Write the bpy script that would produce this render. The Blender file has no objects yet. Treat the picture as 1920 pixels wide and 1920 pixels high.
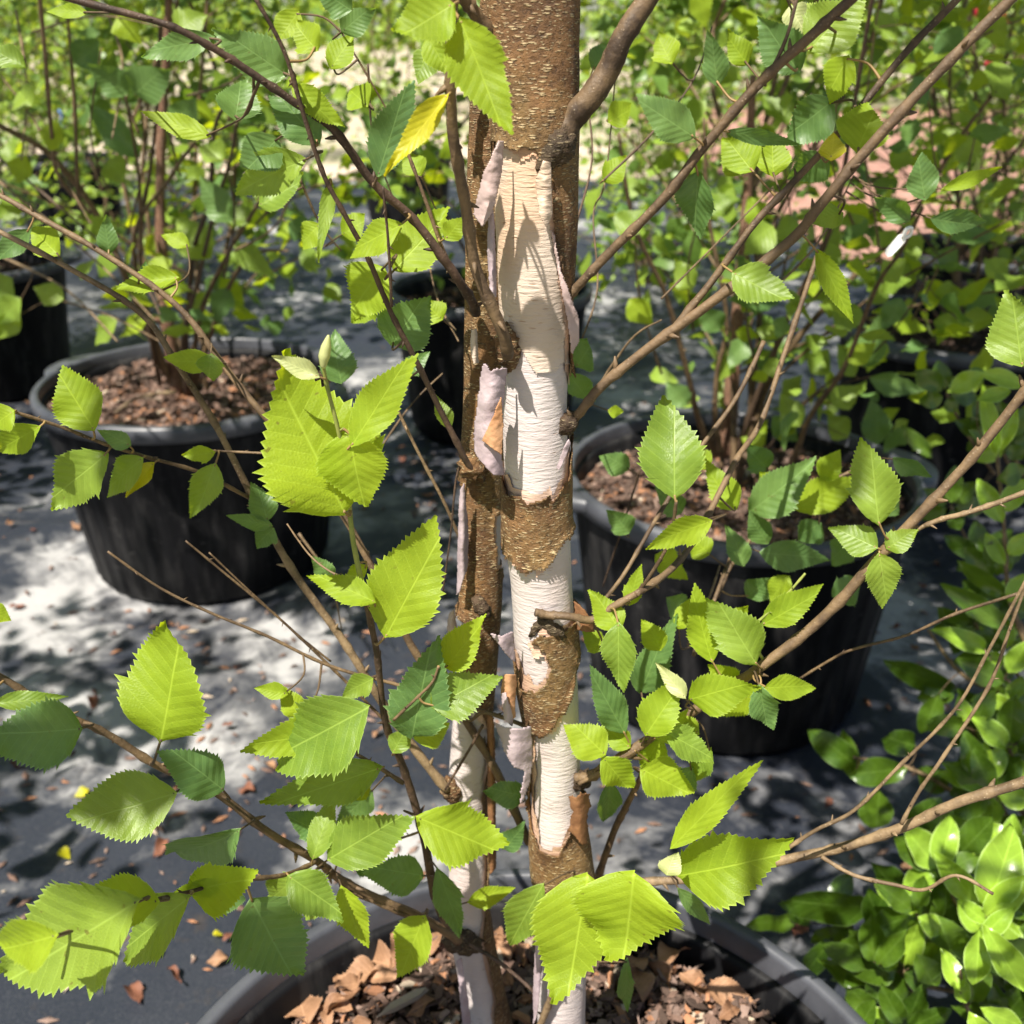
import bpy, math, random
import numpy as np
from mathutils import Vector, Matrix, noise

random.seed(7)
rng = np.random.default_rng(7)
S = bpy.context.scene
COL = S.collection

# ------------------------------------------------------------------ camera, sky, sun, exposure
FPX = 1925.0
PITCH = math.radians(25.0)
CAMZ = 1.02
cam_d = bpy.data.cameras.new("camera")
cam = bpy.data.objects.new("camera", cam_d)
COL.objects.link(cam)
cam.location = (0, 0, CAMZ)
cam.rotation_euler = (math.pi / 2 - PITCH, 0, 0)
cam_d.sensor_width = 36.0
cam_d.lens = 36.0 * FPX / 1920.0
cam_d.clip_start = 0.02
cam_d.clip_end = 500
cam_d.dof.use_dof = True
cam_d.dof.focus_distance = 0.47
cam_d.dof.aperture_fstop = 13.0
S.camera = cam

SUN = Vector((-0.27, -0.42, 0.866)).normalized()
W = bpy.data.worlds.new("World")
S.world = W
W.use_nodes = True
wn = W.node_tree.nodes
sky = wn.new("ShaderNodeTexSky")
sky.sky_type = 'NISHITA'
sky.sun_disc = False
sky.sun_elevation = math.asin(SUN.z)
sky.sun_rotation = math.atan2(SUN.x, SUN.y)
wn["Background"].inputs[1].default_value = 0.05
W.node_tree.links.new(sky.outputs[0], wn["Background"].inputs[0])
sd = bpy.data.lights.new("sun", 'SUN')
sd.energy = 5.0
sd.angle = math.radians(0.5)
sd.color = (1.0, 0.94, 0.85)
sun = bpy.data.objects.new("sun", sd)
COL.objects.link(sun)
sun.rotation_euler = SUN.to_track_quat('Z', 'Y').to_euler()
S.view_settings.view_transform = 'Standard'
S.view_settings.look = 'None'
S.view_settings.exposure = 1.25
S.view_settings.gamma = 1.0
S.view_settings.use_curve_mapping = False
S.cycles.max_bounces = 8
S.cycles.diffuse_bounces = 2
S.cycles.transmission_bounces = 4
S.cycles.transparent_max_bounces = 4
S.cycles.sample_clamp_indirect = 6.0

# ------------------------------------------------------------------ picture ray -> world point
FV = Vector((0, math.cos(PITCH), -math.sin(PITCH)))
UV_ = Vector((0, math.sin(PITCH), math.cos(PITCH)))
RV = Vector((1, 0, 0))
EYE = Vector((0, 0, CAMZ))

def ray(x, y):
    return FV + RV * ((x - 960) / FPX) - UV_ * ((y - 960) / FPX)

def at(x, y, Y):
    d = ray(x, y)
    return EYE + d * (Y / d.y)

def onz(x, y, z):
    d = ray(x, y)
    return EYE + d * ((z - CAMZ) / d.z)

def depth_of(p):
    return (p - EYE).dot(FV)

def topx(p):
    q = p - EYE
    z = q.dot(FV)
    return 960 + FPX * q.x / z, 960 - FPX * q.dot(UV_) / z

# ------------------------------------------------------------------ materials
def nt(name):
    m = bpy.data.materials.new(name)
    m.use_nodes = True
    t = m.node_tree
    for n in list(t.nodes):
        t.nodes.remove(n)
    return m, t

class G:
    """tiny node-graph writer"""
    def __init__(s, t): s.t = t
    def n(s, kind, **kw):
        n = s.t.nodes.new("ShaderNode" + kind)
        for k, v in kw.items():
            setattr(n, k, v)
        return n
    def set(s, inp, v):
        if isinstance(v, bpy.types.NodeSocket): s.t.links.new(v, inp)
        elif isinstance(v, (tuple, list)) and len(v) == 3 and inp.type == 'RGBA': inp.default_value = (*v, 1)
        else: inp.default_value = v
    def math(s, op, a, b=0.0, c=None, clamp=False):
        n = s.n("Math", operation=op, use_clamp=clamp)
        s.set(n.inputs[0], a); s.set(n.inputs[1], b)
        if c is not None: s.set(n.inputs[2], c)
        return n.outputs[0]
    def mix(s, f, a, b, blend='MIX'):
        n = s.n("Mix", data_type='RGBA', blend_type=blend)
        s.set(n.inputs[0], f); s.set(n.inputs[6], a); s.set(n.inputs[7], b)
        return n.outputs[2]
    def ramp(s, f, stops):
        n = s.n("ValToRGB")
        el = n.color_ramp.elements
        while len(el) < len(stops): el.new(0.5)
        for e, (p, c) in zip(el, stops):
            e.position = p
            e.color = (*c, 1) if not isinstance(c, (int, float)) else (c, c, c, 1)
        s.set(n.inputs[0], f)
        return n.outputs[0]
    def coords(s, scale=(1, 1, 1), which="Object"):
        tc = s.n("TexCoord")
        mp = s.n("Mapping")
        mp.inputs[3].default_value = scale
        s.t.links.new(tc.outputs[which], mp.inputs[0])
        return mp.outputs[0]
    def noise(s, co, scale, detail=4, rough=0.55, dist=0.0):
        n = s.n("TexNoise")
        s.set(n.inputs["Vector"], co)
        n.inputs["Scale"].default_value = scale
        n.inputs["Detail"].default_value = detail
        n.inputs["Roughness"].default_value = rough
        n.inputs["Distortion"].default_value = dist
        return n.outputs[0]
    def voro(s, co, scale, feature='F1', out=0):
        n = s.n("TexVoronoi", feature=feature)
        s.set(n.inputs["Vector"], co)
        n.inputs["Scale"].default_value = scale
        return n.outputs[out]
    def bump(s, h, strength, dist=0.001):
        n = s.n("Bump")
        n.inputs["Strength"].default_value = strength
        n.inputs["Distance"].default_value = dist
        s.set(n.inputs["Height"], h)
        return n.outputs[0]
    def bsdf(s, col, rough=0.6, spec=0.4, normal=None):
        n = s.n("BsdfPrincipled")
        s.set(n.inputs["Base Color"], col)
        s.set(n.inputs["Roughness"], rough)
        s.set(n.inputs["Specular IOR Level"], spec)
        if normal is not None: s.set(n.inputs["Normal"], normal)
        return n.outputs[0]
    def out(s, sh):
        o = s.n("OutputMaterial")
        s.t.links.new(sh, o.inputs[0])
    def rand(s):
        return s.n("ObjectInfo").outputs["Random"]

def leaf_material(name, c_dark, c_light, c_trans, tmix=0.46, rough=0.42, spec=0.45, veins=True, vein_scale=9.0, slope=0.8, vbump=0.14, edge_at=0.9, edge_add=0.07):
    m, t = nt(name); g = G(t)
    r = g.rand()
    co = g.coords()
    sx = g.n("SeparateXYZ"); g.set(sx.inputs[0], co)
    x, y = sx.outputs[0], sx.outputs[1]
    ay = g.math('ABSOLUTE', y)
    base = g.mix(r, c_dark, c_light)
    mott = g.noise(co, 5.0, 5, 0.6)
    base = g.mix(g.ramp(mott, [(0.35, 0.0), (0.75, 0.45)]), base, tuple(c * 1.35 for c in c_light))
    base = g.mix(g.ramp(g.noise(co, 2.2, 3), [(0.45, 0.0), (0.7, 0.5)]), base, tuple(c * 0.7 for c in c_dark))
    tcol = g.mix(r, tuple(c * 0.85 for c in c_trans), c_trans)
    normal = None
    if veins:
        mid = g.ramp(ay, [(0.0, 1.0), (0.011, 0.0)])
        f = g.math('FRACT', g.math('MULTIPLY', g.math('SUBTRACT', x, g.math('MULTIPLY', ay, slope)), vein_scale))
        lat = g.ramp(g.math('ABSOLUTE', g.math('SUBTRACT', f, 0.5)), [(0.0, 1.0), (0.05, 0.0)])
        fine = g.voro(g.coords((1, 1, 1)), 46.0, 'DISTANCE_TO_EDGE')
        v = g.math('MAXIMUM', mid, g.math('MULTIPLY', lat, 0.6), clamp=True)
        base = g.mix(g.math('MULTIPLY', v, 0.6), base, tuple(min(1, c * 1.7 + 0.03) for c in c_light))
        tcol = g.mix(g.math('MULTIPLY', v, 0.35), tcol, tuple(c * 0.55 for c in c_trans))
        spots = g.ramp(g.noise(co, 16.0, 2, 0.5), [(0.69, 0.0), (0.73, 0.7)])
        base = g.mix(g.math('MULTIPLY', spots, g.ramp(r, [(0.55, 0.0), (0.8, 1.0)])), base, (0.10, 0.06, 0.02))
        at_ = g.n("Attribute"); at_.attribute_name = 'edge'
        base = g.mix(g.ramp(at_.outputs[2], [(edge_at, 0.0), (1.0, 0.8)]), base, tuple(min(1, c * 1.5 + edge_add) for c in c_light))
        h = g.math('ADD', g.math('MULTIPLY', g.math('ABSOLUTE', g.math('SUBTRACT', f, 0.5)), 1.0), g.math('MULTIPLY', fine, 0.35))
        h = g.math('SUBTRACT', h, mid)
        normal = g.bump(h, vbump, 0.012)
    p = g.bsdf(base, rough, spec, normal)
    tr = g.n("BsdfTranslucent"); g.set(tr.inputs[0], tcol)
    if normal is not None: g.set(tr.inputs["Normal"], normal)
    mx = g.n("MixShader"); mx.inputs[0].default_value = tmix
    t.links.new(p, mx.inputs[1]); t.links.new(tr.outputs[0], mx.inputs[2])
    g.out(mx.outputs[0])
    return m

M = {}
M['leaf'] = leaf_material("birch_leaf", (0.125, 0.215, 0.028), (0.215, 0.31, 0.040), (0.56, 0.70, 0.02))
M['leaf_backlit'] = leaf_material("backlit_birch_leaf", (0.20, 0.31, 0.020), (0.27, 0.37, 0.022), (0.66, 0.76, 0.012), tmix=0.5, rough=0.5, spec=0.3)  # yellower leaf colour standing in for the glow of backlit blades
M['leaf_shaded'] = leaf_material("shaded_birch_leaf", (0.065, 0.14, 0.042), (0.12, 0.205, 0.05), (0.30, 0.48, 0.03), tmix=0.32, rough=0.42)  # darker, bluer copy of the birch leaf, shade put into its colour
M['leaf_yellow'] = leaf_material("yellow_leaf", (0.42, 0.40, 0.01), (0.50, 0.46, 0.02), (0.75, 0.68, 0.01), tmix=0.45)
M['leaf_pale'] = leaf_material("pale_leaf", (0.36, 0.40, 0.17), (0.44, 0.46, 0.2), (0.6, 0.62, 0.14), tmix=0.4)
M['leaf_gloss'] = leaf_material("glossy_leaf", (0.018, 0.050, 0.005), (0.070, 0.13, 0.010), (0.36, 0.50, 0.02), tmix=0.22, vbump=0.03, rough=0.3, spec=0.6, vein_scale=6.0, slope=1.2)
M['leaf_gloss_new'] = leaf_material("glossy_new_leaf", (0.19, 0.33, 0.03), (0.27, 0.42, 0.04), (0.55, 0.7, 0.03), tmix=0.35, vbump=0.03, edge_at=0.78, edge_add=0.2, rough=0.25, spec=0.55, vein_scale=6.0, slope=1.2)
M['leaf_far'] = leaf_material("far_leaf", (0.06, 0.13, 0.03), (0.15, 0.25, 0.045), (0.36, 0.5, 0.04), tmix=0.38, veins=False)
M['leaf_far_bright'] = leaf_material("far_bright_leaf", (0.17, 0.28, 0.035), (0.26, 0.37, 0.05), (0.55, 0.68, 0.04), tmix=0.42, veins=False)
M['leaf_red'] = leaf_material("dark_red_leaf", (0.05, 0.02, 0.02), (0.13, 0.05, 0.04), (0.2, 0.05, 0.04), tmix=0.25, veins=False)

def simple(name, c1, c2, scale, rough=0.7, spec=0.3, bump=0.0, bscale=None, bdist=0.001, stretch=(1, 1, 1), lo=0.35, hi=0.65, perobj=0.0):
    m, t = nt(name); g = G(t)
    co = g.coords(stretch)
    f = g.ramp(g.noise(co, scale, 6, 0.6), [(lo, 0.0), (hi, 1.0)])
    col = g.mix(f, c1, c2)
    if perobj:
        r = g.rand()
        col = g.mix(g.math('MULTIPLY', r, perobj), col, tuple(min(1, c * 2.0) for c in c2))
    nrm = g.bump(g.noise(co, bscale or scale * 3, 5, 0.6), bump, bdist) if bump else None
    g.out(g.bsdf(col, rough, spec, nrm))
    return m

# twig bark: brown with pale specks
def twig_mat(name, c1, c2, speck):
    m, t = nt(name); g = G(t)
    co = g.coords((1, 1, 1))
    f = g.ramp(g.noise(co, 75, 6, 0.65), [(0.40, 0.0), (0.60, 1.0)])
    col = g.mix(f, c1, c2)
    col = g.mix(g.math('MULTIPLY', g.rand(), 0.22), col, (0.24, 0.16, 0.09))
    sp = g.ramp(g.voro(g.coords((1, 1, 1)), 520), [(0.0, 1.0), (0.28, 0.0)])
    sp = g.math('MULTIPLY', sp, g.ramp(g.noise(co, 160, 2), [(0.45, 0.0), (0.6, 0.8)]))
    col = g.mix(sp, col, speck)
    h = g.math('ADD', g.noise(co, 350, 5, 0.6), g.math('MULTIPLY', sp, 0.6))
    g.out(g.bsdf(col, 0.62, 0.35, g.bump(h, 0.5, 0.0012)))
    return m
M['twig'] = twig_mat("twig_bark", (0.045, 0.027, 0.015), (0.135, 0.088, 0.044), (0.30, 0.23, 0.15))
M['limb'] = twig_mat("limb_bark", (0.036, 0.022, 0.013), (0.115, 0.074, 0.038), (0.30, 0.23, 0.15))
M['twig_dark'] = twig_mat("dark_twig_bark", (0.03, 0.018, 0.013), (0.075, 0.045, 0.03), (0.22, 0.17, 0.12))
M['twig_tan'] = twig_mat("tan_twig_bark", (0.085, 0.056, 0.03), (0.215, 0.15, 0.082), (0.38, 0.31, 0.21))
M['twig_green'] = simple("green_shoot", (0.16, 0.20, 0.04), (0.26, 0.27, 0.07), 120, 0.5)
M['petiole'] = simple("petiole_skin", (0.20, 0.115, 0.05), (0.25, 0.18, 0.07), 80, 0.5)

# brown bark with lenticels
def bark_mat(name, c1, c2, green, lent):
    m, t = nt(name); g = G(t)
    co = g.coords((1, 1, 1))
    n1 = g.noise(co, 55, 6, 0.62)
    col = g.mix(g.ramp(n1, [(0.35, 0.0), (0.68, 1.0)]), c1, c2)
    col = g.mix(g.ramp(g.noise(g.coords((1, 1, 0.5)), 22, 4), [(0.50, 0.0), (0.68, 0.6)]), col, green)
    cs = g.coords((190, 190, 760))
    vd = g.math('MINIMUM', g.voro(cs, 1.0), g.math('MULTIPLY', g.voro(g.coords((370, 370, 1050)), 1.0), 1.25))
    le = g.ramp(vd, [(0.20, 1.0), (0.36, 0.0)])
    le = g.math('MULTIPLY', le, g.ramp(g.noise(g.coords((1, 1, 1)), 130, 3), [(0.34, 0.0), (0.50, 1.0)]))
    col = g.mix(g.math('MULTIPLY', le, 0.9), col, lent)
    wr = g.noise(g.coords((330, 330, 480)), 1.0, 6, 0.7, 0.5)
    col = g.mix(g.ramp(wr, [(0.36, 0.75), (0.48, 0.0)]), col, (0.035, 0.018, 0.009))
    scar = g.ramp(g.noise(g.coords((38, 38, 22)), 1.0, 5, 0.65), [(0.58, 0.0), (0.70, 0.7)])
    col = g.mix(scar, col, tuple(c * 0.45 for c in c1))
    h = g.math('ADD', g.math('MULTIPLY', wr, 0.9), g.math('MULTIPLY', le, 0.7))
    g.out(g.bsdf(col, 0.66, 0.3, g.bump(h, 1.0, 0.0018)))
    return m
M['bark'] = bark_mat("brown_bark", (0.095, 0.047, 0.020), (0.228, 0.122, 0.048), (0.19, 0.145, 0.052), (0.52, 0.40, 0.22))
M['bark_dark'] = bark_mat("dark_bark", (0.035, 0.022, 0.013), (0.085, 0.052, 0.028), (0.09, 0.075, 0.04), (0.22, 0.17, 0.1))

def white_bark(name, c1, c2, tint, stain):
    m, t = nt(name); g = G(t)
    co = g.coords((1, 1, 1))
    col = g.mix(g.ramp(g.noise(co, 26, 5), [(0.35, 0.0), (0.65, 1.0)]), c1, c2)
    col = g.mix(g.ramp(g.noise(g.coords((1.5, 1.5, 0.6)), 18, 3), [(0.55, 0.0), (0.72, 0.6)]), col, tint)
    wr = g.noise(g.coords((130, 130, 640)), 1.0, 4, 0.55, 0.4)
    dash = g.ramp(g.voro(g.coords((110, 110, 560)), 1.0), [(0.12, 1.0), (0.24, 0.0)])
    dash = g.math('MULTIPLY', dash, g.ramp(g.noise(co, 60, 2), [(0.45, 0.0), (0.6, 1.0)]))
    col = g.mix(g.math('MULTIPLY', dash, 0.7), col, stain)
    spk = g.ramp(g.noise(co, 210, 4, 0.6), [(0.68, 0.0), (0.74, 0.6)])
    col = g.mix(spk, col, stain)
    h = g.math('SUBTRACT', wr, g.math('MULTIPLY', dash, 0.35))
    g.out(g.bsdf(col, 0.6, 0.3, g.bump(h, 0.75, 0.0011)))
    return m
M['white'] = white_bark("white_bark", (0.45, 0.39, 0.375), (0.51, 0.46, 0.44), (0.45, 0.35, 0.31), (0.30, 0.20, 0.15))
M['cream'] = white_bark("cream_bark", (0.48, 0.385, 0.305), (0.50, 0.43, 0.365), (0.52, 0.33, 0.19), (0.30, 0.17, 0.09))
M['salmon'] = white_bark("salmon_bark", (0.46, 0.29, 0.20), (0.53, 0.38, 0.29), (0.42, 0.24, 0.13), (0.25, 0.13, 0.07))
M['flap'] = simple("peeled_bark_back", (0.29, 0.225, 0.24), (0.40, 0.325, 0.34), 60, 0.75, 0.2, 0.6, 240, 0.001)
M['flap_pink'] = simple("peeled_pink_bark", (0.37, 0.275, 0.255), (0.45, 0.35, 0.325), 60, 0.75, 0.2, 0.5, 240, 0.001)
M['flap_orange'] = simple("peeled_orange_bark", (0.36, 0.17, 0.075), (0.46, 0.26, 0.14), 60, 0.7, 0.2, 0.5, 240, 0.001)
M['flap_brown'] = simple("peeled_brown_bark", (0.14, 0.065, 0.03), (0.24, 0.12, 0.055), 90, 0.7, 0.2, 0.7, 300, 0.001)

def pot_mat():
    m, t = nt("black_plastic"); g = G(t)
    co = g.coords()
    col = g.mix(g.noise(co, 7, 5), (0.004, 0.0042, 0.005), (0.009, 0.009, 0.010))
    dust = g.ramp(g.noise(g.coords((26, 26, 5)), 1.0, 6, 0.65), [(0.48, 0.0), (0.70, 0.75)])
    col = g.mix(dust, col, (0.042, 0.040, 0.039))
    scuff = g.ramp(g.noise(g.coords((30, 30, 140)), 1.0, 4, 0.6), [(0.66, 0.0), (0.72, 0.5)])
    col = g.mix(scuff, col, (0.12, 0.115, 0.11))
    g.out(g.bsdf(col, 0.5, 0.12, g.bump(g.noise(co, 180, 5), 0.2, 0.0008)))
    return m
M['pot'] = pot_mat()
M['rim'] = simple("worn_black_plastic", (0.034, 0.036, 0.043), (0.07, 0.073, 0.084), 14, 0.42, 0.5, 0.15, 260, 0.0006)
M['soil'] = simple("dark_soil", (0.018, 0.012, 0.009), (0.05, 0.034, 0.025), 60, 0.95, 0.1, 1.0, 150, 0.01)
CHIP = []
for i, (a, b) in enumerate([((0.085, 0.052, 0.04), (0.16, 0.10, 0.075)), ((0.15, 0.10, 0.08), (0.25, 0.175, 0.14)),
                            ((0.05, 0.033, 0.026), (0.10, 0.066, 0.05)), ((0.32, 0.25, 0.185), (0.44, 0.36, 0.27)),
                            ((0.22, 0.105, 0.055), (0.33, 0.165, 0.09))]):
    CHIP.append(simple("bark_chip_%s" % "brown tan dark pale russet".split()[i], a, b, 130, 0.85, 0.2, 0.7, 420, 0.0015, perobj=0.12))
M['dry'] = leaf_material("dry_leaf", (0.17, 0.085, 0.045), (0.36, 0.205, 0.115), (0.42, 0.2, 0.08), tmix=0.2, rough=0.6, spec=0.25)
M['dry_red'] = leaf_material("dry_red_leaf", (0.10, 0.04, 0.028), (0.20, 0.085, 0.05), (0.3, 0.09, 0.04), tmix=0.15, rough=0.6, spec=0.2)
M['tag_white'] = simple("white_plastic", (0.75, 0.75, 0.74), (0.8, 0.8, 0.79), 20, 0.4)
M['tag_blue'] = simple("blue_plastic", (0.05, 0.14, 0.42), (0.07, 0.18, 0.48), 20, 0.4)
M['post'] = simple("galvanised_steel", (0.36, 0.40, 0.44), (0.45, 0.48, 0.52), 12, 0.45)
M['berry'] = simple("red_petal", (0.45, 0.015, 0.03), (0.55, 0.03, 0.06), 40, 0.5)
M['trunk_red'] = bark_mat("reddish_bark", (0.12, 0.055, 0.032), (0.24, 0.125, 0.075), (0.26, 0.17, 0.11), (0.42, 0.29, 0.2))

# weed mat: woven, dusty
def mat_mat():
    m, t = nt("weed_mat_fabric"); g = G(t)
    co = g.coords()
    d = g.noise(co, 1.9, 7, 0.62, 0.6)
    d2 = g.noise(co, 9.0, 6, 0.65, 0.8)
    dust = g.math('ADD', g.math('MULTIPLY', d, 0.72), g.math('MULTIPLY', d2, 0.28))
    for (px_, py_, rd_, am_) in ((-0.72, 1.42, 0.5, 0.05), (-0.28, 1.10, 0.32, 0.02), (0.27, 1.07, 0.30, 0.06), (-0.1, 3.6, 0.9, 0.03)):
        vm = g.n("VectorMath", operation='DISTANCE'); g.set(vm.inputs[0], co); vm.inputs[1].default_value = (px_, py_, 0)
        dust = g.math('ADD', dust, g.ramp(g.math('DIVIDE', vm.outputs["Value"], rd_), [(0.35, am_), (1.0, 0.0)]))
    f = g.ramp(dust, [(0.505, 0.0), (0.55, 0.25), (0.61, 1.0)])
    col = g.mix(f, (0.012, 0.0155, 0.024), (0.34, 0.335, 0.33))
    sp = g.ramp(g.noise(co, 22, 6, 0.7), [(0.58, 0.0), (0.72, 0.7)])
    col = g.mix(sp, col, (0.035, 0.027, 0.022))
    pal = g.ramp(g.noise(co, 90, 4, 0.6), [(0.66, 0.0), (0.76, 0.3)])
    col = g.mix(pal, col, (0.34, 0.30, 0.26))
    wv = g.n("TexWave"); wv.wave_type = 'BANDS'; wv.bands_direction = 'X'
    g.set(wv.inputs["Vector"], co); wv.inputs["Scale"].default_value = 160
    wv2 = g.n("TexWave"); wv2.wave_type = 'BANDS'; wv2.bands_direction = 'Y'
    g.set(wv2.inputs["Vector"], co); wv2.inputs["Scale"].default_value = 160
    col = g.mix(g.ramp(g.noise(co, 420, 3, 0.7), [(0.45, 0.0), (0.75, 0.35)]), col, (0.10, 0.10, 0.11))
    h = g.math('ADD', g.math('MULTIPLY', g.math('ADD', wv.outputs[1], wv2.outputs[1]), 0.12), g.math('MULTIPLY', d2, 0.6))
    g.out(g.bsdf(col, 0.48, 0.4, g.bump(h, 0.35, 0.004)))
    return m
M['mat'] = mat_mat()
def ground_mat():
    m, t = nt("sandy_ground"); g = G(t)
    co = g.coords()
    f = g.ramp(g.noise(co, 0.5, 6, 0.6), [(0.45, 0.0), (0.6, 1.0)])
    col = g.mix(f, (0.42, 0.34, 0.26), (0.17, 0.19, 0.08))
    col = g.mix(g.ramp(g.noise(co, 30, 5, 0.6), [(0.45, 0.0), (0.7, 0.6)]), col, (0.5, 0.42, 0.33))
    g.out(g.bsdf(col, 0.9, 0.2, g.bump(g.noise(co, 60, 5), 0.5, 0.01)))
    return m
M['ground'] = ground_mat()
M['litter'] = simple("brown_mulch_ground", (0.24, 0.12, 0.09), (0.40, 0.24, 0.19), 7, 0.9, 0.15, 0.8, 60, 0.02)

# ------------------------------------------------------------------ mesh / object helpers
def mesh(name, verts, faces, mats, smooth=True, midx=None):
    me = bpy.data.meshes.new(name)
    me.from_pydata([tuple(v) for v in verts], [], [tuple(f) for f in faces])
    for m in (mats if isinstance(mats, (list, tuple)) else [mats]):
        me.materials.append(m)
    if smooth: me.polygons.foreach_set("use_smooth", [True] * len(me.polygons))
    if midx is not None: me.polygons.foreach_set("material_index", midx)
    me.update()
    return me

def obj(name, me, parent=None, mw=None):
    o = bpy.data.objects.new(name, me)
    COL.objects.link(o)
    if parent is not None:
        o.parent = parent
    if mw is not None:
        o.matrix_basis = (parent_world(parent).inverted() @ mw) if parent is not None else mw
    return o

def parent_world(p):
    m = p.matrix_basis.copy()
    while p.parent is not None:
        p = p.parent
        m = p.matrix_basis @ m
    return m

def tag(o, label, cat=None, group=None, kind=None):
    if label: o['label'] = label
    if cat: o['category'] = cat
    if group: o['group'] = group
    if kind: o['kind'] = kind
    return o

def thing(name, loc, label, cat, group=None):
    o = bpy.data.objects.new(name, None)
    COL.objects.link(o)
    o.empty_display_size = 0.05
    o.location = loc
    return tag(o, label, cat, group)

def smooth_path(pts, rad, sub=5):
    P = [np.array(p, float) for p in pts]
    R = list(rad)
    out, ro = [], []
    n = len(P)
    for i in range(n - 1):
        p0 = P[max(0, i - 1)]; p1 = P[i]; p2 = P[i + 1]; p3 = P[min(n - 1, i + 2)]
        for k in range(sub):
            t = k / sub
            out.append(0.5 * ((2 * p1) + (-p0 + p2) * t + (2 * p0 - 5 * p1 + 4 * p2 - p3) * t * t + (-p0 + 3 * p1 - 3 * p2 + p3) * t ** 3))
            ro.append(R[i] * (1 - t) + R[i + 1] * t)
    out.append(P[-1]); ro.append(R[-1])
    return out, ro

def tube(pts, rad, ns=10, wob=0.0, cap=True, seed=0):
    verts, faces = [], []
    n = len(pts)
    pts = [np.array(p, float) for p in pts]
    up = None
    for i in range(n):
        d = pts[min(n - 1, i + 1)] - pts[max(0, i - 1)]
        d = d / (np.linalg.norm(d) + 1e-12)
        if up is None:
            a = np.array([1., 0, 0]) if abs(d[0]) < 0.8 else np.array([0, 1., 0])
            up = np.cross(d, a)
        up = up - d * np.dot(up, d)
        up /= np.linalg.norm(up) + 1e-12
        sd_ = np.cross(d, up)
        for k in range(ns):
            a = 2 * math.pi * k / ns
            r = rad[i]
            if wob:
                r *= 1 + wob * noise.noise(Vector((seed * 3.1 + i * 0.55, math.cos(a) * 0.8, math.sin(a) * 0.8)))
            verts.append(pts[i] + up * (math.cos(a) * r) + sd_ * (math.sin(a) * r))
    for i in range(n - 1):
        for k in range(ns):
            k2 = (k + 1) % ns
            faces.append((i * ns + k, i * ns + k2, (i + 1) * ns + k2, (i + 1) * ns + k))
    if cap:
        faces.append(tuple(range(ns - 1, -1, -1)))
        faces.append(tuple(range((n - 1) * ns, n * ns)))
    return verts, faces

# ------------------------------------------------------------------ leaf meshes (unit length along +x, camera side +z)
def leaf_mesh(name, mat, n_teeth=13, width=0.64, peak=0.36, fold=0.10, droop=0.12, wave=0.03, serr=0.021, twist=0.0, pointy=1.0, hi=True, seed=0, bite=False):
    r = random.Random(seed)
    ts = []
    cols = [-1, -0.5, 0, 0.5, 1] if hi else [-1, 0, 1]
    for i in range(n_teeth):
        ts.append((i / n_teeth, 0)); 
        if hi: ts.append(((i + 0.72) / n_teeth, 1))
    ts.append((1.0, 0))
    verts, faces, edge = [], [], []
    bend = r.uniform(-0.13, 0.13) if pointy else r.uniform(-0.06, 0.06)
    hw = width / 2
    def prof(t):
        if t < peak: v = math.sin((t / peak) * math.pi / 2) ** 0.74
        else:
            q = (t - peak) / (1 - peak)
            v = (1 - q ** 1.45) * (1 - 0.14 * pointy * q * math.sin(q * math.pi))
        if pointy == 0: v = math.sin(math.pi * min(1, t ** 0.93)) ** 0.78
        return v
    asym = r.uniform(-0.07, 0.07)
    ph1, ph2 = r.uniform(0, 6), r.uniform(0, 6)
    for i_, (t, tooth) in enumerate(ts):
        for c in cols:
            w = hw * prof(t) * (1 + asym * (1 if c > 0 else -1))
            x, y = t, c * w
            if abs(c) == 1 and hi and 0.02 < t < 0.995:
                if tooth: y += math.copysign(serr * (0.35 + 1.0 * r.random()) * (0.5 + prof(t)) * (1.5 if (i_ // 2) % 3 == 0 else 0.8), c); x += 0.020 * (1 - t * 0.6)
                else: y -= math.copysign(serr * 0.30, c)
                if bite and 0.45 < t < 0.6 and c > 0: y *= 0.86
            z = fold * abs(y) * 1.6 - droop * t * t + wave * math.sin(t * 9 + ph1 + (1.2 if c > 0 else 0)) * abs(c) ** 1.5
            z += twist * y * t * 2
            z += 0.012 * math.sin(t * 17 + ph2) * abs(c)
            y += bend * t * t
            verts.append((x, y, z)); edge.append(1.0 if abs(c) == 1 else 0.0)
    nc = len(cols)
    for i in range(len(ts) - 1):
        for k in range(nc - 1):
            faces.append((i * nc + k, (i + 1) * nc + k, (i + 1) * nc + k + 1, i * nc + k + 1))
    me = mesh(name, verts, faces, mat)
    if hi: me.attributes.new('edge', 'FLOAT', 'POINT').data.foreach_set('value', edge)
    return me

def leaf_set(key, mat, n, hi=True, **kw):
    out = []
    for i in range(n):
        r = random.Random(i * 17 + len(key))
        k = dict(fold=r.uniform(0.02, 0.26), droop=r.uniform(-0.10, 0.36), wave=r.uniform(0.015, 0.07), peak=r.uniform(0.32, 0.45),
                 twist=r.uniform(-0.35, 0.35), n_teeth=r.choice([20, 22, 24]) if hi else 5, hi=hi, seed=i + 100, bite=(i % 4 == 3))
        k.update(kw)
        out.append(leaf_mesh(key, mat, **k))
    return out
LV = {k: leaf_set(k + "_blade", M[m], 12) for k, m in (("L", 'leaf'), ("Y", 'leaf_backlit'), ("S", 'leaf_shaded'))}
LV['G'] = leaf_set("yellow_blade", M['leaf_yellow'], 2)
LV['P'] = leaf_set("pale_blade", M['leaf_pale'], 2)
kw = dict(serr=0.0, pointy=0, width=0.46, n_teeth=9, bite=False)
LV['Q'] = leaf_set("glossy_blade", M['leaf_gloss'], 5, **kw)
LV['N'] = leaf_set("new_glossy_blade", M['leaf_gloss_new'], 4, **{**kw, 'fold': 0.3})
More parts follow.
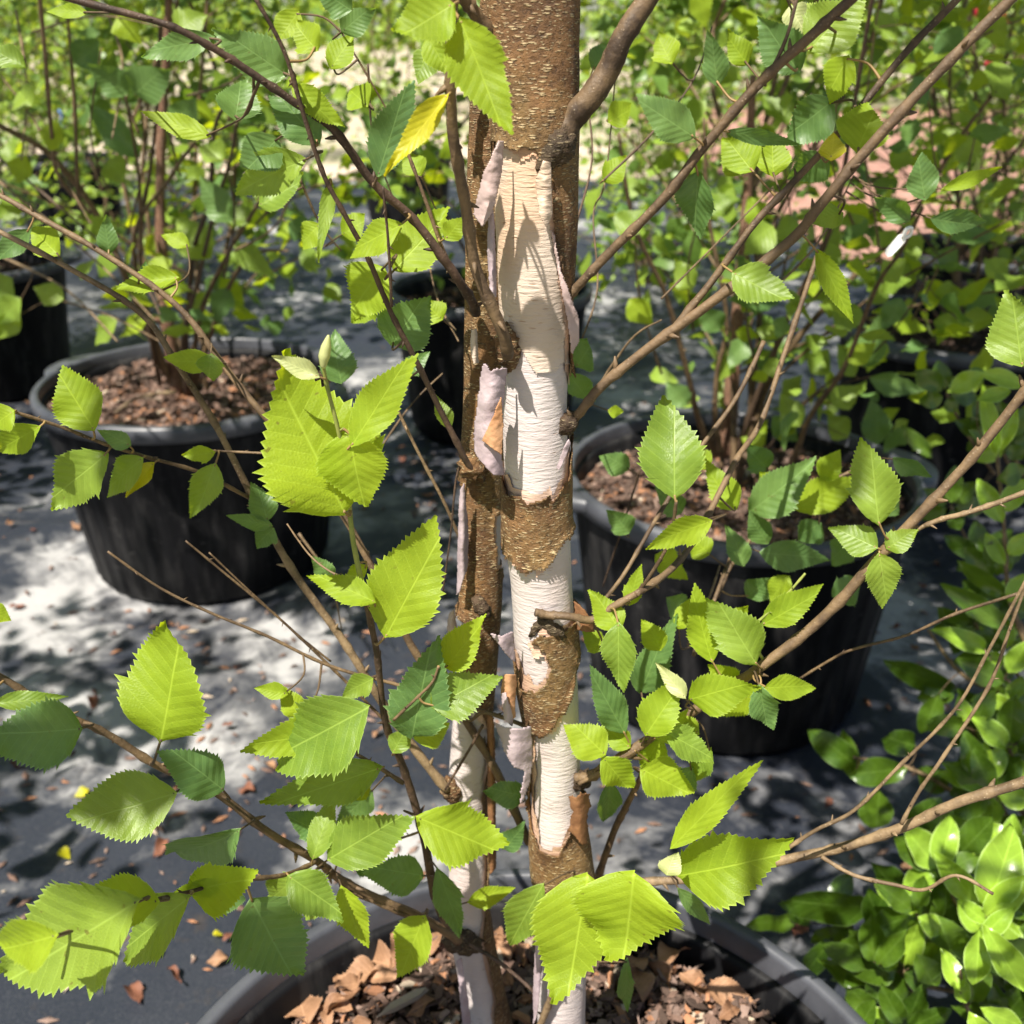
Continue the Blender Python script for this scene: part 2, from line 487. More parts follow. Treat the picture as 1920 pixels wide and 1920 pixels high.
LV['D'] = leaf_set("dry_blade", M['dry'], 5, wave=0.09, fold=0.25)
LV['R'] = leaf_set("dry_red_blade", M['dry_red'], 4, wave=0.09, fold=0.25)
FAR = {k: leaf_set(k + "_far_blade", M[m], 4, hi=False) for k, m in (("L", 'leaf_far'), ("B", 'leaf_far_bright'), ("R", 'leaf_red'))}
FAR['M'] = leaf_set("mid_blade", M['leaf'], 5, hi=True, n_teeth=9)
FAR['MY'] = leaf_set("mid_young_blade", M['leaf_backlit'], 4, hi=True, n_teeth=9)
FAR['MS'] = leaf_set("mid_deep_blade", M['leaf_shaded'], 4, hi=True, n_teeth=9)
WIDTH0 = 0.64

# pick the leaf plane: seen outline stays, tilt chosen so the blade takes the sun as asked
TARGET = {'L': 0.78, 'Y': 0.70, 'S': 0.38, 'G': 0.7, 'P': 0.8, 'Q': 0.55, 'N': 0.75, 'T': -0.22, 'D': 0.6, 'R': 0.5}
def solve_leaf(b, t, wpx, Y, mode, w0=WIDTH0):
    B = at(b[0], b[1], Y)
    zc = depth_of(B)
    L = math.hypot(t[0] - b[0], t[1] - b[1]) * zc / FPX
    best = None
    tgt = TARGET[mode] + random.uniform(-0.12, 0.12)
    for dk in (-0.7, -0.5, -0.35, -0.2, -0.05, 0.1, 0.25, 0.4, 0.55, 0.75):
        T = at(t[0], t[1], Y + dk * L)
        a = T - B
        La = a.length
        a = a / La
        c = (EYE - (B + T) / 2).normalized()
        w = a.cross(c).normalized()
        n = w.cross(a)
        if n.dot(c) < 0: n = -n
        for rr in (-55, -40, -28, -16, -6, 6, 16, 28, 40, 55):
            r = math.radians(rr)
            n2 = n * math.cos(r) - w * math.sin(r)
            w2 = w * math.cos(r) + n * math.sin(r)
            nc = n2.dot(c)
            vis = math.cos(r)
            asp = (wpx * zc / FPX / vis) / La
            cost = (n2.dot(SUN) - tgt) ** 2 * 1.6 + 0.10 * dk * dk + 0.10 * r * r + max(0, asp - 0.95) ** 2 * 2 + max(0, 0.5 - nc) ** 2 * 2 + random.random() * 0.02
            if best is None or cost < best[0]:
                best = (cost, B, a, w2, n2, La, wpx * zc / FPX / vis)
    _, B, a, w, n, La, wid = best
    w = n.cross(a)
    m = Matrix.Identity(4)
    sy = wid / w0
    sz = (La + sy) / 2
    for i in range(3):
        m[i][0] = a[i] * La; m[i][1] = w[i] * sy; m[i][2] = n[i] * sz; m[i][3] = B[i]
    return m, B, a

# ------------------------------------------------------------------ setting: ground
def grid_sheet(name, x0, x1, y0, y1, nx, ny, fz, mat):
    xs = np.linspace(x0, x1, nx); ys = np.linspace(y0, y1, ny)
    v = [(x, y, fz(x, y)) for y in ys for x in xs]
    f = [(j * nx + i, j * nx + i + 1, (j + 1) * nx + i + 1, (j + 1) * nx + i) for j in range(ny - 1) for i in range(nx - 1)]
    return obj(name, mesh(name, v, f, mat))
g0 = grid_sheet("ground", -150, 150, -60, 240, 2, 2, lambda x, y: -0.03, M['ground'])
tag(g0, "pale sandy ground beyond the weed mat", None, None, 'structure')
def matz(x, y):
    z = 0.010 * noise.noise(Vector((x * 1.6, y * 1.6, 0))) + 0.007 * noise.noise(Vector((x * 5.0 + y * 2, y * 3.5, 3)))
    ridge = abs(noise.noise(Vector((x * 2.2 + 5, y * 3.8, 1.0))))
    return z + 0.012 * max(0, 0.16 - ridge) / 0.16
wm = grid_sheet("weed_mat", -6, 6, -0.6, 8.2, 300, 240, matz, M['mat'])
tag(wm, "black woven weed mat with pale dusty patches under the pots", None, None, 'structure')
lt = grid_sheet("mulch_bed", 1.6, 9, 5.0, 16, 30, 40, lambda x, y: 0.03 + 0.03 * noise.noise(Vector((x, y, 0))), M['litter'])
tag(lt, "reddish brown mulch bed behind the right hand shrubs", None, None, 'structure')

# ------------------------------------------------------------------ pots
def lathe(prof, ns, ripple=None):
    v, f = [], []
    for j, (r, z) in enumerate(prof):
        for k in range(ns):
            a = 2 * math.pi * k / ns
            rr = r + (ripple(j, a) if ripple else 0)
            v.append((rr * math.cos(a), rr * math.sin(a), z))
    for j in range(len(prof) - 1):
        for k in range(ns):
            k2 = (k + 1) % ns
            f.append((j * ns + k, j * ns + k2, (j + 1) * ns + k2, (j + 1) * ns + k))
    return v, f

def make_pot(x, y, R, H, label, group, rot=0.0, ns=120, handles=True, lug=0.03):
    t = thing("nursery_pot", (x, y, 0.004), label, "plant pot", group)
    t.rotation_euler = (0, 0, rot)
    rb = R * 0.80
    prof = [(0.001, 0.012), (rb * 0.93, 0.012), (rb * 0.97, 0.0), (rb, 0.012), (rb + 0.25 * (R * .95 - rb), H * .25), (rb + 0.5 * (R * .95 - rb), H * .5), (R * .945, H - 0.045),
            (R * .955, H - 0.034), (R * .952, H - 0.030), (R * .946, H - 0.02), (R * .936, H - 0.03), (R * .90, H * 0.7), (R * .86, H * 0.5)]
    def rip(j, a):
        if 3 <= j <= 6: return 0.0022 * (1 if math.sin(a * 36) > 0.2 else 0) * (1.0 if j < 6 else 0.4)
        return 0
    v, f = lathe(prof, ns * 2, rip)
    obj("wall", mesh("pot_wall", v, f, M['pot']), t)
    rp = [(R * .948, H - 0.022), (R * .948, H - 0.002), (R * .953, H + 0.002), (R * .965, H + 0.003), (R * .985, H + 0.002), (R, H - 0.003), (R * 1.004, H - 0.012), (R * .998, H - 0.028), (R * .975, H - 0.030), (R * .95, H - 0.026)]
    v, f = lathe(rp, ns)
    obj("rim", mesh("pot_rim", v, f, M['rim']), t)
    if handles:
        for s in (0, math.pi):
            vv, ff = [], []
            for i in range(13):
                q = i / 12
                a = s + (q - 0.5) * 0.62
                e = lug * math.sin(q * math.pi) ** 0.6
                for (rr, zz) in ((R * .99, H - 0.002), (R * .995 + e, H - 0.004), (R * .997 + e, H - 0.02), (R * .985 + e * 0.8, H - 0.024), (R * .985, H - 0.02)):
                    vv.append((rr * math.cos(a), rr * math.sin(a), zz))
            for i in range(12):
                for k in range(4):
                    ff.append((i * 5 + k, i * 5 + k + 1, (i + 1) * 5 + k + 1, (i + 1) * 5 + k))
            obj("handle", mesh("pot_handle", vv, ff, M['rim']), t)
    return t

def chips_mesh(name, cx, cy, z, R, n, smin, smax, seed, bump=0.012):
    r = random.Random(seed)
    V, F, MI = [], [], []
    base = [(-.5, -.5, -.5), (.5, -.5, -.5), (.5, .5, -.5), (-.5, .5, -.5), (-.5, -.5, .5), (.5, -.5, .5), (.5, .5, .5), (-.5, .5, .5)]
    fc = [(0, 3, 2, 1), (4, 5, 6, 7), (0, 1, 5, 4), (1, 2, 6, 5), (2, 3, 7, 6), (3, 0, 4, 7)]
    for i in range(n):
        a = r.uniform(0, 2 * math.pi); q = R * math.sqrt(r.random())
        x, y = q * math.cos(a), q * math.sin(a)
        L = r.uniform(smin, smax) * r.choice([0.5, 0.7, 1, 1]); wd = L * r.uniform(0.25, 0.7); th = L * r.uniform(0.12, 0.3)
        if r.random() < 0.13: L *= 1.9; wd = L * 0.10; th = L * 0.06
        from mathutils import Euler
        e = Euler((r.gauss(0, 0.4), r.gauss(0, 0.4), r.uniform(0, 6.28))).to_matrix()
        zz = z + bump * noise.noise(Vector((cx + x, cy + y, 0)) * 14) + r.uniform(-0.004, 0.007)
        k0 = len(V)
        for b in base:
            p = Vector((b[0] * L * r.uniform(.7, 1.1) * (0.75 if b[1] > 0 else 1), b[1] * wd * r.uniform(.6, 1.1), b[2] * th * r.uniform(.5, 1.2)))
            p = e @ p
            V.append((cx + x + p.x, cy + y + p.y, zz + p.z))
        mi = r.choices(range(5), (6, 2.2, 7, 0.5, 2.0))[0]
        for q_ in fc:
            F.append(tuple(k0 + j for j in q_)); MI.append(mi)
    nr, na = 24, 64
    k0 = len(V)
    for j in range(nr + 1):
        for k in range(na):
            a = 2 * math.pi * k / na
            q = R * j / nr
            x, y = q * math.cos(a), q * math.sin(a)
            V.append((cx + x, cy + y, z - 0.006 + bump * noise.noise(Vector((cx + x, cy + y, 0)) * 14)))
    for j in range(nr):
        for k in range(na):
            k2 = (k + 1) % na
            F.append((k0 + j * na + k, k0 + (j + 1) * na + k, k0 + (j + 1) * na + k2, k0 + j * na + k2)); MI.append(5)
    return mesh(name, V, F, CHIP + [M['soil']], smooth=False, midx=MI)

PG = "black nursery pots on the weed mat"
FP = (0.014, 0.385, 0.262, 0.39)
POTS = [  # x, y, R, H, label
    (FP[0], FP[1], FP[2], FP[3], "large black pot at the front holding the white barked birch, cut by the lower edge", 0.9),
    (-0.642, 1.98, 0.30, 0.39, "black pot behind on the left, its wall dappled and its mulch sunlit", 2.75),
    (0.362, 1.50, 0.277, 0.39, "black ribbed pot behind on the right of the white trunk", 0.12),
    (-0.06, 2.80, 0.28, 0.39, "black pot half hidden behind the middle of the white trunk", 1.0),
    (-1.66, 3.15, 0.29, 0.39, "black pot in deep shade cut by the left edge", 0.5),
    (1.07, 2.40, 0.29, 0.39, "black pot in deep shade at the right behind the glossy shrub", 0.8),
    (1.52, 3.35, 0.29, 0.39, "black pot farther back at the right below the white tag", 0.8),
    (-2.45, 5.9, 0.30, 0.40, "distant black pot at upper left among the bright leaves", 0.8),
    (-0.62, 6.3, 0.28, 0.38, "distant black pot behind the yellow curled leaf left of the trunk", 0.8),
    (-2.35, 9.6, 0.30, 0.42, "farthest pot with a pale lit rim at upper left", 0.8),
]
for i, (x, y, R, H, lab, rot) in enumerate(POTS):
    make_pot(x, y, R, H, lab, PG, rot, ns=140 if i < 3 else 48, handles=0 < i < 6, lug=0.042)
for i, (x, y, R, H, lab, rot) in enumerate(POTS[:7]):
    n = [10000, 5200, 5600, 900, 500, 500, 500][i]
    s = [(0.004, 0.0165), (0.007, 0.026), (0.006, 0.023)][min(i, 2)]
    o = obj("bark_mulch", chips_mesh("bark_mulch", x, y, H - [0.045, 0.035, 0.045, .05, .05, .05, .05][i], R * 0.905, n, s[0], s[1], 50 + i))
    tag(o, ["fine brown bark mulch round the white trunks in the front pot", "sunlit bark mulch filling the left pot", "bark mulch filling the ribbed pot right of the trunk",
            "bark mulch in the pot behind the trunk", "shaded bark mulch in the pot at the left edge", "shaded bark mulch in the pot behind the glossy shrub", "bark mulch in the pot below the white tag"][i], None, None, 'stuff')

# ------------------------------------------------------------------ trunks of the front birch
def inside(poly, X, Yy):
    r = np.zeros(X.shape, bool)
    n = len(poly)
    j = n - 1
    for i in range(n):
        xi, yi = poly[i]; xj, yj = poly[j]
        c = ((yi > Yy) != (yj > Yy)) & (X < (xj - xi) * (Yy - yi) / (yj - yi + 1e-9) + xi)
        r ^= c
        j = i
    return r

def vnoise(X, Yy, sc, seed, oct=3):
    """value noise on an array, smooth, about -1..1"""
    out = np.zeros(X.shape); amp = 1.0; tot = 0
    for o in range(oct):
        gx, gy = X / sc, Yy / sc
        x0, y0 = np.floor(gx), np.floor(gy)
        fx, fy = gx - x0, gy - y0
        fx = fx * fx * (3 - 2 * fx); fy = fy * fy * (3 - 2 * fy)
        def h(a, b):
            s_ = np.sin(a * 127.1 + b * 311.7 + seed * 74.7 + o * 19.3) * 43758.5453
            return (s_ - np.floor(s_)) * 2 - 1
        out += amp * ((h(x0, y0) * (1 - fx) + h(x0 + 1, y0) * fx) * (1 - fy) + (h(x0, y0 + 1) * (1 - fx) + h(x0 + 1, y0 + 1) * fx) * fy)
        tot += amp; amp *= 0.5; sc /= 2
    return out / tot

class Stem:
    def __init__(s, pts, Y):
        a = np.array(pts, float)
        s.py, s.px, s.pr, s.Y = a[:, 1], a[:, 0], a[:, 2], Y
    def row(s, y):
        x = np.interp(y, s.py, s.px); r = np.interp(y, s.py, s.pr)
        p = at(x, y, s.Y)
        return x, r, p, r * depth_of(p) / FPX

def stem_shell(stem, y0, y1, ny, nt_, dr, keep=None, lift=0.0, seed=0):
    """tube round the stem; keep(X,Y) -> mask in picture px of the near side, mirrored to the far side"""
    ys = np.linspace(y0, y1, ny)
    th = np.linspace(0, 2 * math.pi, nt_, endpoint=False)
    rows = [stem.row(y) for y in ys]
    cx = np.array([r[0] for r in rows]); rp = np.array([r[1] for r in rows])
    P = np.array([tuple(r[2]) for r in rows]); R = np.array([r[3] for r in rows])
    X = cx[:, None] + rp[:, None] * np.sin(th)[None, :]
    Yg = np.repeat(ys[:, None], nt_, 1)
    back = np.cos(th)[None, :] < 0
    mask = np.ones(X.shape, bool)
    D = np.full(X.shape, 9.0)
    if keep is not None:
        jx = X + 4 * vnoise(X + 900 * back, Yg, 34, seed) + 0.7 * vnoise(X, Yg, 6, seed + 1)
        jy = Yg + 5 * vnoise(X + 900 * back, Yg, 34, seed + 2) + 0.8 * vnoise(X, Yg, 5, seed + 3)
        jy = jy - np.maximum(0, vnoise(X + 900 * back + 0.25 * Yg, X * 0, 21, seed + 9, 2) - 0.10) ** 1.3 * 34 * np.sign(vnoise(X * 0, Yg, 150, seed + 10, 1))
        mask = keep(jx, jy)
        cur = mask.copy()
        D = np.zeros(X.shape)
        for k in range(9):
            D += cur
            c2 = cur.copy()
            c2[1:] &= cur[:-1]; c2[:-1] &= cur[1:]
            c2 &= np.roll(cur, 1, 1) & np.roll(cur, -1, 1)
            cur = c2
    ln = np.clip(vnoise(X, Yg, 40, seed + 5) * 0.9 + 0.45, 0.05, 1.4)
    rr = R[:, None] * (1 + 0.022 * vnoise(X * 0 + np.sin(th)[None] * 60 + 300, Yg, 70, seed + 7) + 0.02 * vnoise(np.cos(th)[None] * 60 + X * 0, Yg, 120, seed + 8)) + dr
    rr = rr + lift * ln * (np.clip(1 - (D - 1) / 6.0, 0, 1) ** 2) * (keep is not None)
    V = np.empty((ny, nt_, 3))
    V[:, :, 0] = P[:, 0:1] + rr * np.sin(th)[None]
    V[:, :, 1] = P[:, 1:2] - rr * np.cos(th)[None]
    V[:, :, 2] = P[:, 2:3]
    idx = np.arange(ny * nt_).reshape(ny, nt_)
    nxt = np.roll(idx, -1, 1)
    m4 = mask & np.roll(mask, -1, 1)
    m4 = m4[:-1] & m4[1:]
    q = np.stack([idx[:-1], nxt[:-1], nxt[1:], idx[1:]], -1)[m4]
    used = np.unique(q)
    remap = np.full(ny * nt_, -1); remap[used] = np.arange(len(used))
    return V.reshape(-1, 3)[used], remap[q]

def np_mesh(name, V, F, mat):
    me = bpy.data.meshes.new(name)
    me.vertices.add(len(V)); me.vertices.foreach_set("co", np.ascontiguousarray(V, dtype=np.float32).ravel())
    k = F.shape[1]
    me.loops.add(F.size); me.loops.foreach_set("vertex_index", F.ravel().astype(np.int32))
    me.polygons.add(len(F)); me.polygons.foreach_set("loop_start", np.arange(0, F.size, k, dtype=np.int32))
    me.polygons.foreach_set("use_smooth", [True] * len(F))
    me.materials.append(mat)
    me.update(calc_edges=True); me.validate()
    return me

tree = thing("birch_tree", (0.02, 0.47, 0.33), "river birch in the front pot with two peeling white and brown trunks", "tree")
MAIN = Stem([(998, -420, 100), (999, -60, 88), (1000, 0, 84), (1003, 200, 80), (1004, 400, 78), (1003, 600, 68), (1003, 760, 64), (1007, 900, 64), (1007, 1000, 66), (1015, 1100, 61),
             (1022, 1200, 62), (1029, 1300, 58), (1040, 1400, 50), (1044, 1500, 48), (1050, 1590, 57), (1056, 1650, 58), (1054, 1760, 50), (1052, 1900, 48), (1054, 2200, 52)], 0.465)
TWIN = Stem([(945, -100, 30), (930, 60, 33), (921, 200, 37), (916, 400, 40), (912, 600, 38), (908, 760, 37), (905, 880, 41), (905, 960, 38), (903, 1060, 38), (900, 1130, 39), (894, 1250, 36),
             (884, 1350, 38), (878, 1450, 39), (877, 1560, 38), (877, 1700, 38), (884, 1765, 41), (902, 1850, 41), (917, 1930, 43), (945, 2200, 46)], 0.515)
WHITE_MAIN = [
    [(930, 262), (985, 285), (1000, 275), (1015, 320), (1022, 345), (1030, 330), (1033, 420), (1046, 520), (1062, 600), (1063, 680), (1070, 720), (1072, 800), (1066, 830), (1058, 880), (1040, 888), (1010, 905), (960, 902), (945, 872), (900, 860), (900, 700), (890, 500)],
    [(930, 998), (950, 1030), (968, 1040), (1000, 1054), (1020, 1038), (1050, 1005), (1090, 975), (1100, 1130), (1050, 1152), (1015, 1160), (990, 1180), (1020, 1190), (1030, 1215), (1020, 1245), (1000, 1264), (982, 1250), (965, 1205), (940, 1180), (930, 1050)],
    [(1100, 1225), (1075, 1240), (1060, 1290), (1035, 1335), (1012, 1350), (1000, 1348), (1000, 1440), (998, 1500), (1012, 1556), (1042, 1560), (1062, 1520), (1080, 1500), (1100, 1480)],
    [(960, 1650), (1000, 1640), (1030, 1660), (1060, 1642), (1130, 1660), (1130, 2300), (940, 2300)],
]
WHITE_TWIN = [
    [(800, 1215), (850, 1225), (882, 1262), (925, 1375), (905, 1480), (912, 1600), (905, 1740), (925, 1840), (935, 2300), (780, 2300)],
    [(850, 890), (872, 905), (880, 1000), (872, 1080), (862, 1135), (840, 1135)],
    [(925, 950), (950, 955), (950, 1070), (930, 1050)],
    [(850, 1140), (876, 1150), (882, 1230), (840, 1240)],
]
CREAM = [(900, 250), (985, 262), (1015, 300), (1033, 420), (1046, 520), (1080, 600), (1090, 676), (1000, 684), (975, 640), (890, 650), (890, 400)]
def fringe(polys, w):
    base = notin(polys)
    def k(X, Yy):
        r = np.zeros(X.shape, bool)
        q = w * (0.55 + 0.9 * np.abs(vnoise(X, Yy, 60, 91)))
        for a_ in np.linspace(0, 2 * math.pi, 9)[:-1]:
            r |= base(X + q * math.cos(a_), Yy + 1.3 * q * math.sin(a_))
        return r
    return k
def notin(polys):
    def k(X, Yy):
        r = np.zeros(X.shape, bool)
        for p in polys: r |= inside(p, X, Yy)
        return ~r
    return k
tw = []
for stem, polys, y0, y1, sd_, lab in ((MAIN, WHITE_MAIN, -420, 2200, 3, "thicker trunk banded white and brown"), (TWIN, WHITE_TWIN, -100, 2200, 11, "thinner trunk behind, white below and brown above")):
    V, F = stem_shell(stem, y0, y1, 420, 64, -0.0010, None, 0, sd_)
    t = obj("trunk", np_mesh("trunk_inner", V, F, M['white']), tree, Matrix.Identity(4)); t['label'] = lab
    V, F = stem_shell(stem, y0, y1, 640, 170, 0.0003, notin(polys), 0.0032, sd_)
    s = obj("bark_sheet", np_mesh("bark_sheet", V, F, M['bark']), t, Matrix.Identity(4)); s['label'] = "brown outer bark left in bands"
    so = s.modifiers.new("thickness", 'SOLIDIFY'); so.thickness = 0.0005; so.offset = -1
    V, F = stem_shell(stem, y0, y1, 640, 170, -0.0003, fringe(polys, 6.0), 0.0012, sd_ + 40)
    s = obj("bark_layer", np_mesh("torn_layer", V, F, M['salmon']), t, Matrix.Identity(4)); s['label'] = "torn salmon edge of the layer under the brown bark"
    tw.append(t)
V, F = stem_shell(MAIN, 240, 700, 200, 150, -0.0004, lambda X, Yy: inside(CREAM, X, Yy), 0.0006, 3)
s = obj("bark_layer", np_mesh("bark_layer", V, F, M['cream']), tw[0], Matrix.Identity(4)); s['label'] = "cream coloured bark layer above the white"

# peeled flaps: outline in the picture, each point with its own stand-off from the trunk
def flap(parent, outline, Y, mat, name="bark_flap", bow=0.004, curl=0.0, grid=16, seed=0, axis='x', label=None, rag=1.5):
    pts = np.array(outline, float)
    x0, x1 = pts[:, 0].min(), pts[:, 0].max(); y0, y1 = pts[:, 1].min(), pts[:, 1].max()
    st = max(1.6, min((x1 - x0) / grid, 4)); 
    nx = int((x1 - x0) / st) + 2; ny = int((y1 - y0) / st) + 2
    xs = np.linspace(x0 - st, x1 + st, nx * 2); ys = np.linspace(y0 - st, y1 + st, ny * 2)
    X, Yg = np.meshgrid(xs, ys)
    mk = inside([tuple(p) for p in outline], X + rag * vnoise(X, Yg, 9, seed), Yg + rag * vnoise(X, Yg, 9, seed + 1))
    u = (X - x0) / (x1 - x0); v = (Yg - y0) / (y1 - y0)
    q = u if axis == 'x' else v
    dy = -bow * np.sin(np.clip(q, 0, 1) * math.pi) - curl * (q if axis == 'x' else v) + 0.0012 * vnoise(X, Yg, 26, seed + 4)
    V = np.empty(X.shape + (3,))
    for j in range(X.shape[0]):
        for i in range(X.shape[1]):
            V[j, i] = at(X[j, i], Yg[j, i], Y + dy[j, i])
    idx = np.arange(X.size).reshape(X.shape)
    m4 = mk[:-1, :-1] & mk[1:, :-1] & mk[:-1, 1:] & mk[1:, 1:]
    F = np.stack([idx[:-1, :-1], idx[:-1, 1:], idx[1:, 1:], idx[1:, :-1]], -1)[m4]
    used = np.unique(F); rm = np.full(X.size, -1); rm[used] = np.arange(len(used))
    o = obj(name, np_mesh(name, V.reshape(-1, 3)[used], rm[F], mat), parent, Matrix.Identity(4))
    so = o.modifiers.new("thickness", 'SOLIDIFY'); so.thickness = 0.0006; so.offset = 0
    if label: o['label'] = label
    return o
YF = 0.442
a, b = tw
flap(a, [(934, 264), (946, 262), (940, 330), (928, 385), (922, 402), (905, 428), (886, 402), (892, 380), (908, 318)], 0.447, M['flap_pink'], "bark_curl", 0.008, 0.002, seed=1)
flap(a, [(917, 395), (925, 392), (931, 520), (930, 560), (918, 540), (914, 470)], 0.450, M['flap'], "bark_curl", 0.004, 0.001, seed=2)
flap(a, [(905, 678), (914, 684), (920, 696), (932, 690), (952, 690), (946, 740), (940, 800), (940, 850), (946, 890), (925, 893), (895, 858), (888, 846), (888, 812), (896, 745)], 0.446, M['flap'], "bark_flap", 0.009, 0.0, seed=3)
flap(a, [(925, 778), (940, 740), (944, 800), (941, 855), (915, 835), (903, 826)], 0.4385, M['flap_orange'], "bark_fold", 0.003, 0.002, seed=4)
flap(a, [(1031, 425), (1040, 440), (1052, 505), (1072, 560), (1087, 600), (1086, 640), (1072, 668), (1063, 600), (1048, 520)], 0.448, M['flap_pink'], "bark_curl", 0.005, 0.0, seed=5)
flap(a, [(1018, 300), (1032, 305), (1036, 400), (1026, 428), (1012, 405), (1004, 340)], 0.4425, M['cream'], "bark_flap", 0.003, 0.0, seed=6)
flap(a, [(917, 1187), (940, 1192), (962, 1183), (967, 1244), (952, 1232), (940, 1215)], 0.444, M['flap'], "bark_flap", 0.004, -0.004, seed=7)
flap(a, [(940, 1288), (946, 1264), (968, 1264), (966, 1320), (966, 1345), (952, 1355), (942, 1330)], 0.449, M['flap_orange'], "bark_curl", 0.004, 0.0, seed=8)
flap(a, [(940, 1300), (948, 1298), (962, 1340), (960, 1362), (946, 1350)], 0.446, M['flap'], "bark_curl", 0.004, 0.0, seed=18)
flap(a, [(924, 1352), (945, 1362), (975, 1366), (996, 1360), (1000, 1420), (994, 1468), (984, 1496), (974, 1512), (976, 1480), (983, 1446), (962, 1440), (946, 1412), (936, 1380)], 0.447, M['flap'], "bark_flap", 0.008, 0.0, seed=9)
flap(a, [(1066, 1495), (1085, 1490), (1106, 1484), (1108, 1510), (1100, 1528), (1104, 1555), (1098, 1588), (1080, 1570), (1064, 1558), (1074, 1525)], 0.448, M['flap_brown'], "bark_curl", 0.009, -0.003, seed=11, rag=7)
flap(a, [(1056, 840), (1066, 822), (1071, 830), (1056, 868), (1050, 882), (1044, 878)], 0.447, M['flap'], "bark_edge", 0.002, 0.0, seed=12)
flap(a, [(1076, 1125), (1096, 1142), (1110, 1162), (1116, 1186), (1096, 1185), (1080, 1180)], 0.458, M['flap_brown'], "bark_curl", 0.006, 0.0, seed=13)
flap(a, [(1008, 1700), (1020, 1705), (1018, 1800), (1008, 1900), (1000, 1925), (1000, 1840)], 0.449, M['flap'], "bark_curl", 0.004, 0.0, seed=15)
flap(a, [(1022, 1760), (1048, 1765), (1052, 1870), (1030, 1850)], 0.443, M['white'], "bark_flap", 0.004, 0.0, seed=16)
flap(b, [(884, 618), (894, 616), (897, 680), (888, 682), (882, 650)], 0.495, M['cream'], "bark_flap", 0.003, 0.0, seed=20)
flap(b, [(862, 920), (870, 905), (878, 990), (877, 1060), (862, 1110), (856, 1118), (858, 1040)], 0.500, M['flap'], "bark_curl", 0.006, 0.0, seed=21)
flap(b, [(842, 1150), (852, 1140), (858, 1190), (846, 1200), (838, 1180)], 0.500, M['flap_pink'], "bark_curl", 0.004, 0.0, seed=22)
flap(b, [(914, 1340), (926, 1345), (930, 1480), (930, 1630), (918, 1640), (914, 1500)], 0.500, M['flap_brown'], "bark_curl", 0.004, 0.0, seed=23)
flap(b, [(856, 1800), (866, 1795), (878, 1870), (884, 1930), (868, 1930)], 0.492, M['flap'], "bark_curl", 0.004, 0.0, seed=24)

# ------------------------------------------------------------------ branches
BR = []   # (tree, samples[(px, py, Y)])
def branch(parent, path, Y0, Y1, r0, r1, mat='twig', name="branch", label=None, ns=10, knots=True, bow=0.0, owner='front'):
    n = len(path)
    P3, R3 = [], []
    for i, (x, y) in enumerate(path):
        q = i / (n - 1)
        Y = Y0 + (Y1 - Y0) * q + bow * math.sin(q * math.pi)
        p = at(x, y, Y)
        P3.append(p); R3.append((r0 + (r1 - r0) * q) * 0.76 * depth_of(p) / FPX)
    if len(P3) > 4:
        rj = random.Random(int(path[1][0] * 7 + path[1][1]))
        for i in range(1, len(P3) - 1): P3[i] = P3[i] + Vector((rj.gauss(0, 1), rj.gauss(0, 1), rj.gauss(0, 1))) * min(0.0011, R3[i] * 0.4)
    pts, rad = smooth_path(P3, R3, 7)
    if knots:
        r = random.Random(int(path[0][0] * 13 + path[0][1]))
        for i in range(3, len(rad) - 2, r.choice([6, 7, 8])):
            k = i + r.randint(-1, 1)
            rad[k] *= 1.22 if r0 < 20 else 1.06
    v, f = tube(pts, rad, ns, 0.16 if r0 < 20 else 0.07, True, path[0][0])
    # bud stubs
    if knots and r1 > 2.2 and r0 < 20:
        for i in range(4, len(pts) - 4, 6):
            d = Vector(pts[i + 1] - pts[i]).normalized()
            sdv = d.orthogonal().normalized()
            sdv.rotate(Matrix.Rotation(random.uniform(0, 6.28), 3, d))
            p0 = Vector(pts[i]); L = rad[i] * 1.5 + 0.0012
            e = (d * 0.7 + sdv).normalized()
            v2, f2 = tube([p0, p0 + e * (rad[i] + L * 0.4), p0 + e * (rad[i] + L)], [rad[i] * 0.55, rad[i] * 0.42, rad[i] * 0.12], 6)
            k0 = len(v); v += v2; f += [tuple(k0 + j for j in q) for q in f2]
    o = obj(name, mesh(name, v, f, M[mat]), parent, Matrix.Identity(4))
    if label: o['label'] = label
    for i, p in enumerate(pts):
        p = Vector(p)
        BR.append((owner, *topx(p), p.y, p))
    return o

PB = "potted birches standing behind the white trunk"
ltree = thing("birch_tree", (-0.642, 1.98, 0.355), "many stemmed young birch growing in the left pot", "tree", PB)
rtree = thing("birch_tree", (0.362, 1.50, 0.345), "bushy young birch growing in the ribbed pot on the right", "tree", PB)
T_ = tree
B = lambda s: [tuple(float(q) for q in w.split(',')) for w in s.split()]
branch(T_, B("1008,332 1046,268 1068,232 1099,184 1131,130 1167,72 1215,0 1262,-70"), 0.456, 0.451, 36, 24, 'limb', label="thick dark limb rising to the right", ns=16)
branch(T_, B("1062,562 1090,530 1150,468 1240,368 1320,272 1420,168 1500,92 1602,0 1700,-100"), 0.46, 0.43, 11, 13, 'limb', label="long limb rising to the upper right", ns=12)
branch(T_, B("1062,800 1090,770 1140,722 1235,642 1372,542 1480,450 1540,376 1640,272 1762,142 1905,-5 1990,-90"), 0.46, 0.42, 12, 13, 'limb', ns=12)
branch(T_, B("1250,632 1332,530 1412,420 1482,348 1590,232 1702,92 1795,-5 1850,-70"), 0.447, 0.47, 9, 9, 'limb')
branch(T_, B("1080,1458 1110,1448 1152,1425 1232,1370 1330,1316 1430,1250 1540,1160 1640,1050 1722,970 1822,860 1925,735 2000,640"), 0.455, 0.44, 13, 12, 'twig', ns=12, label="long limb crossing the right half upward")
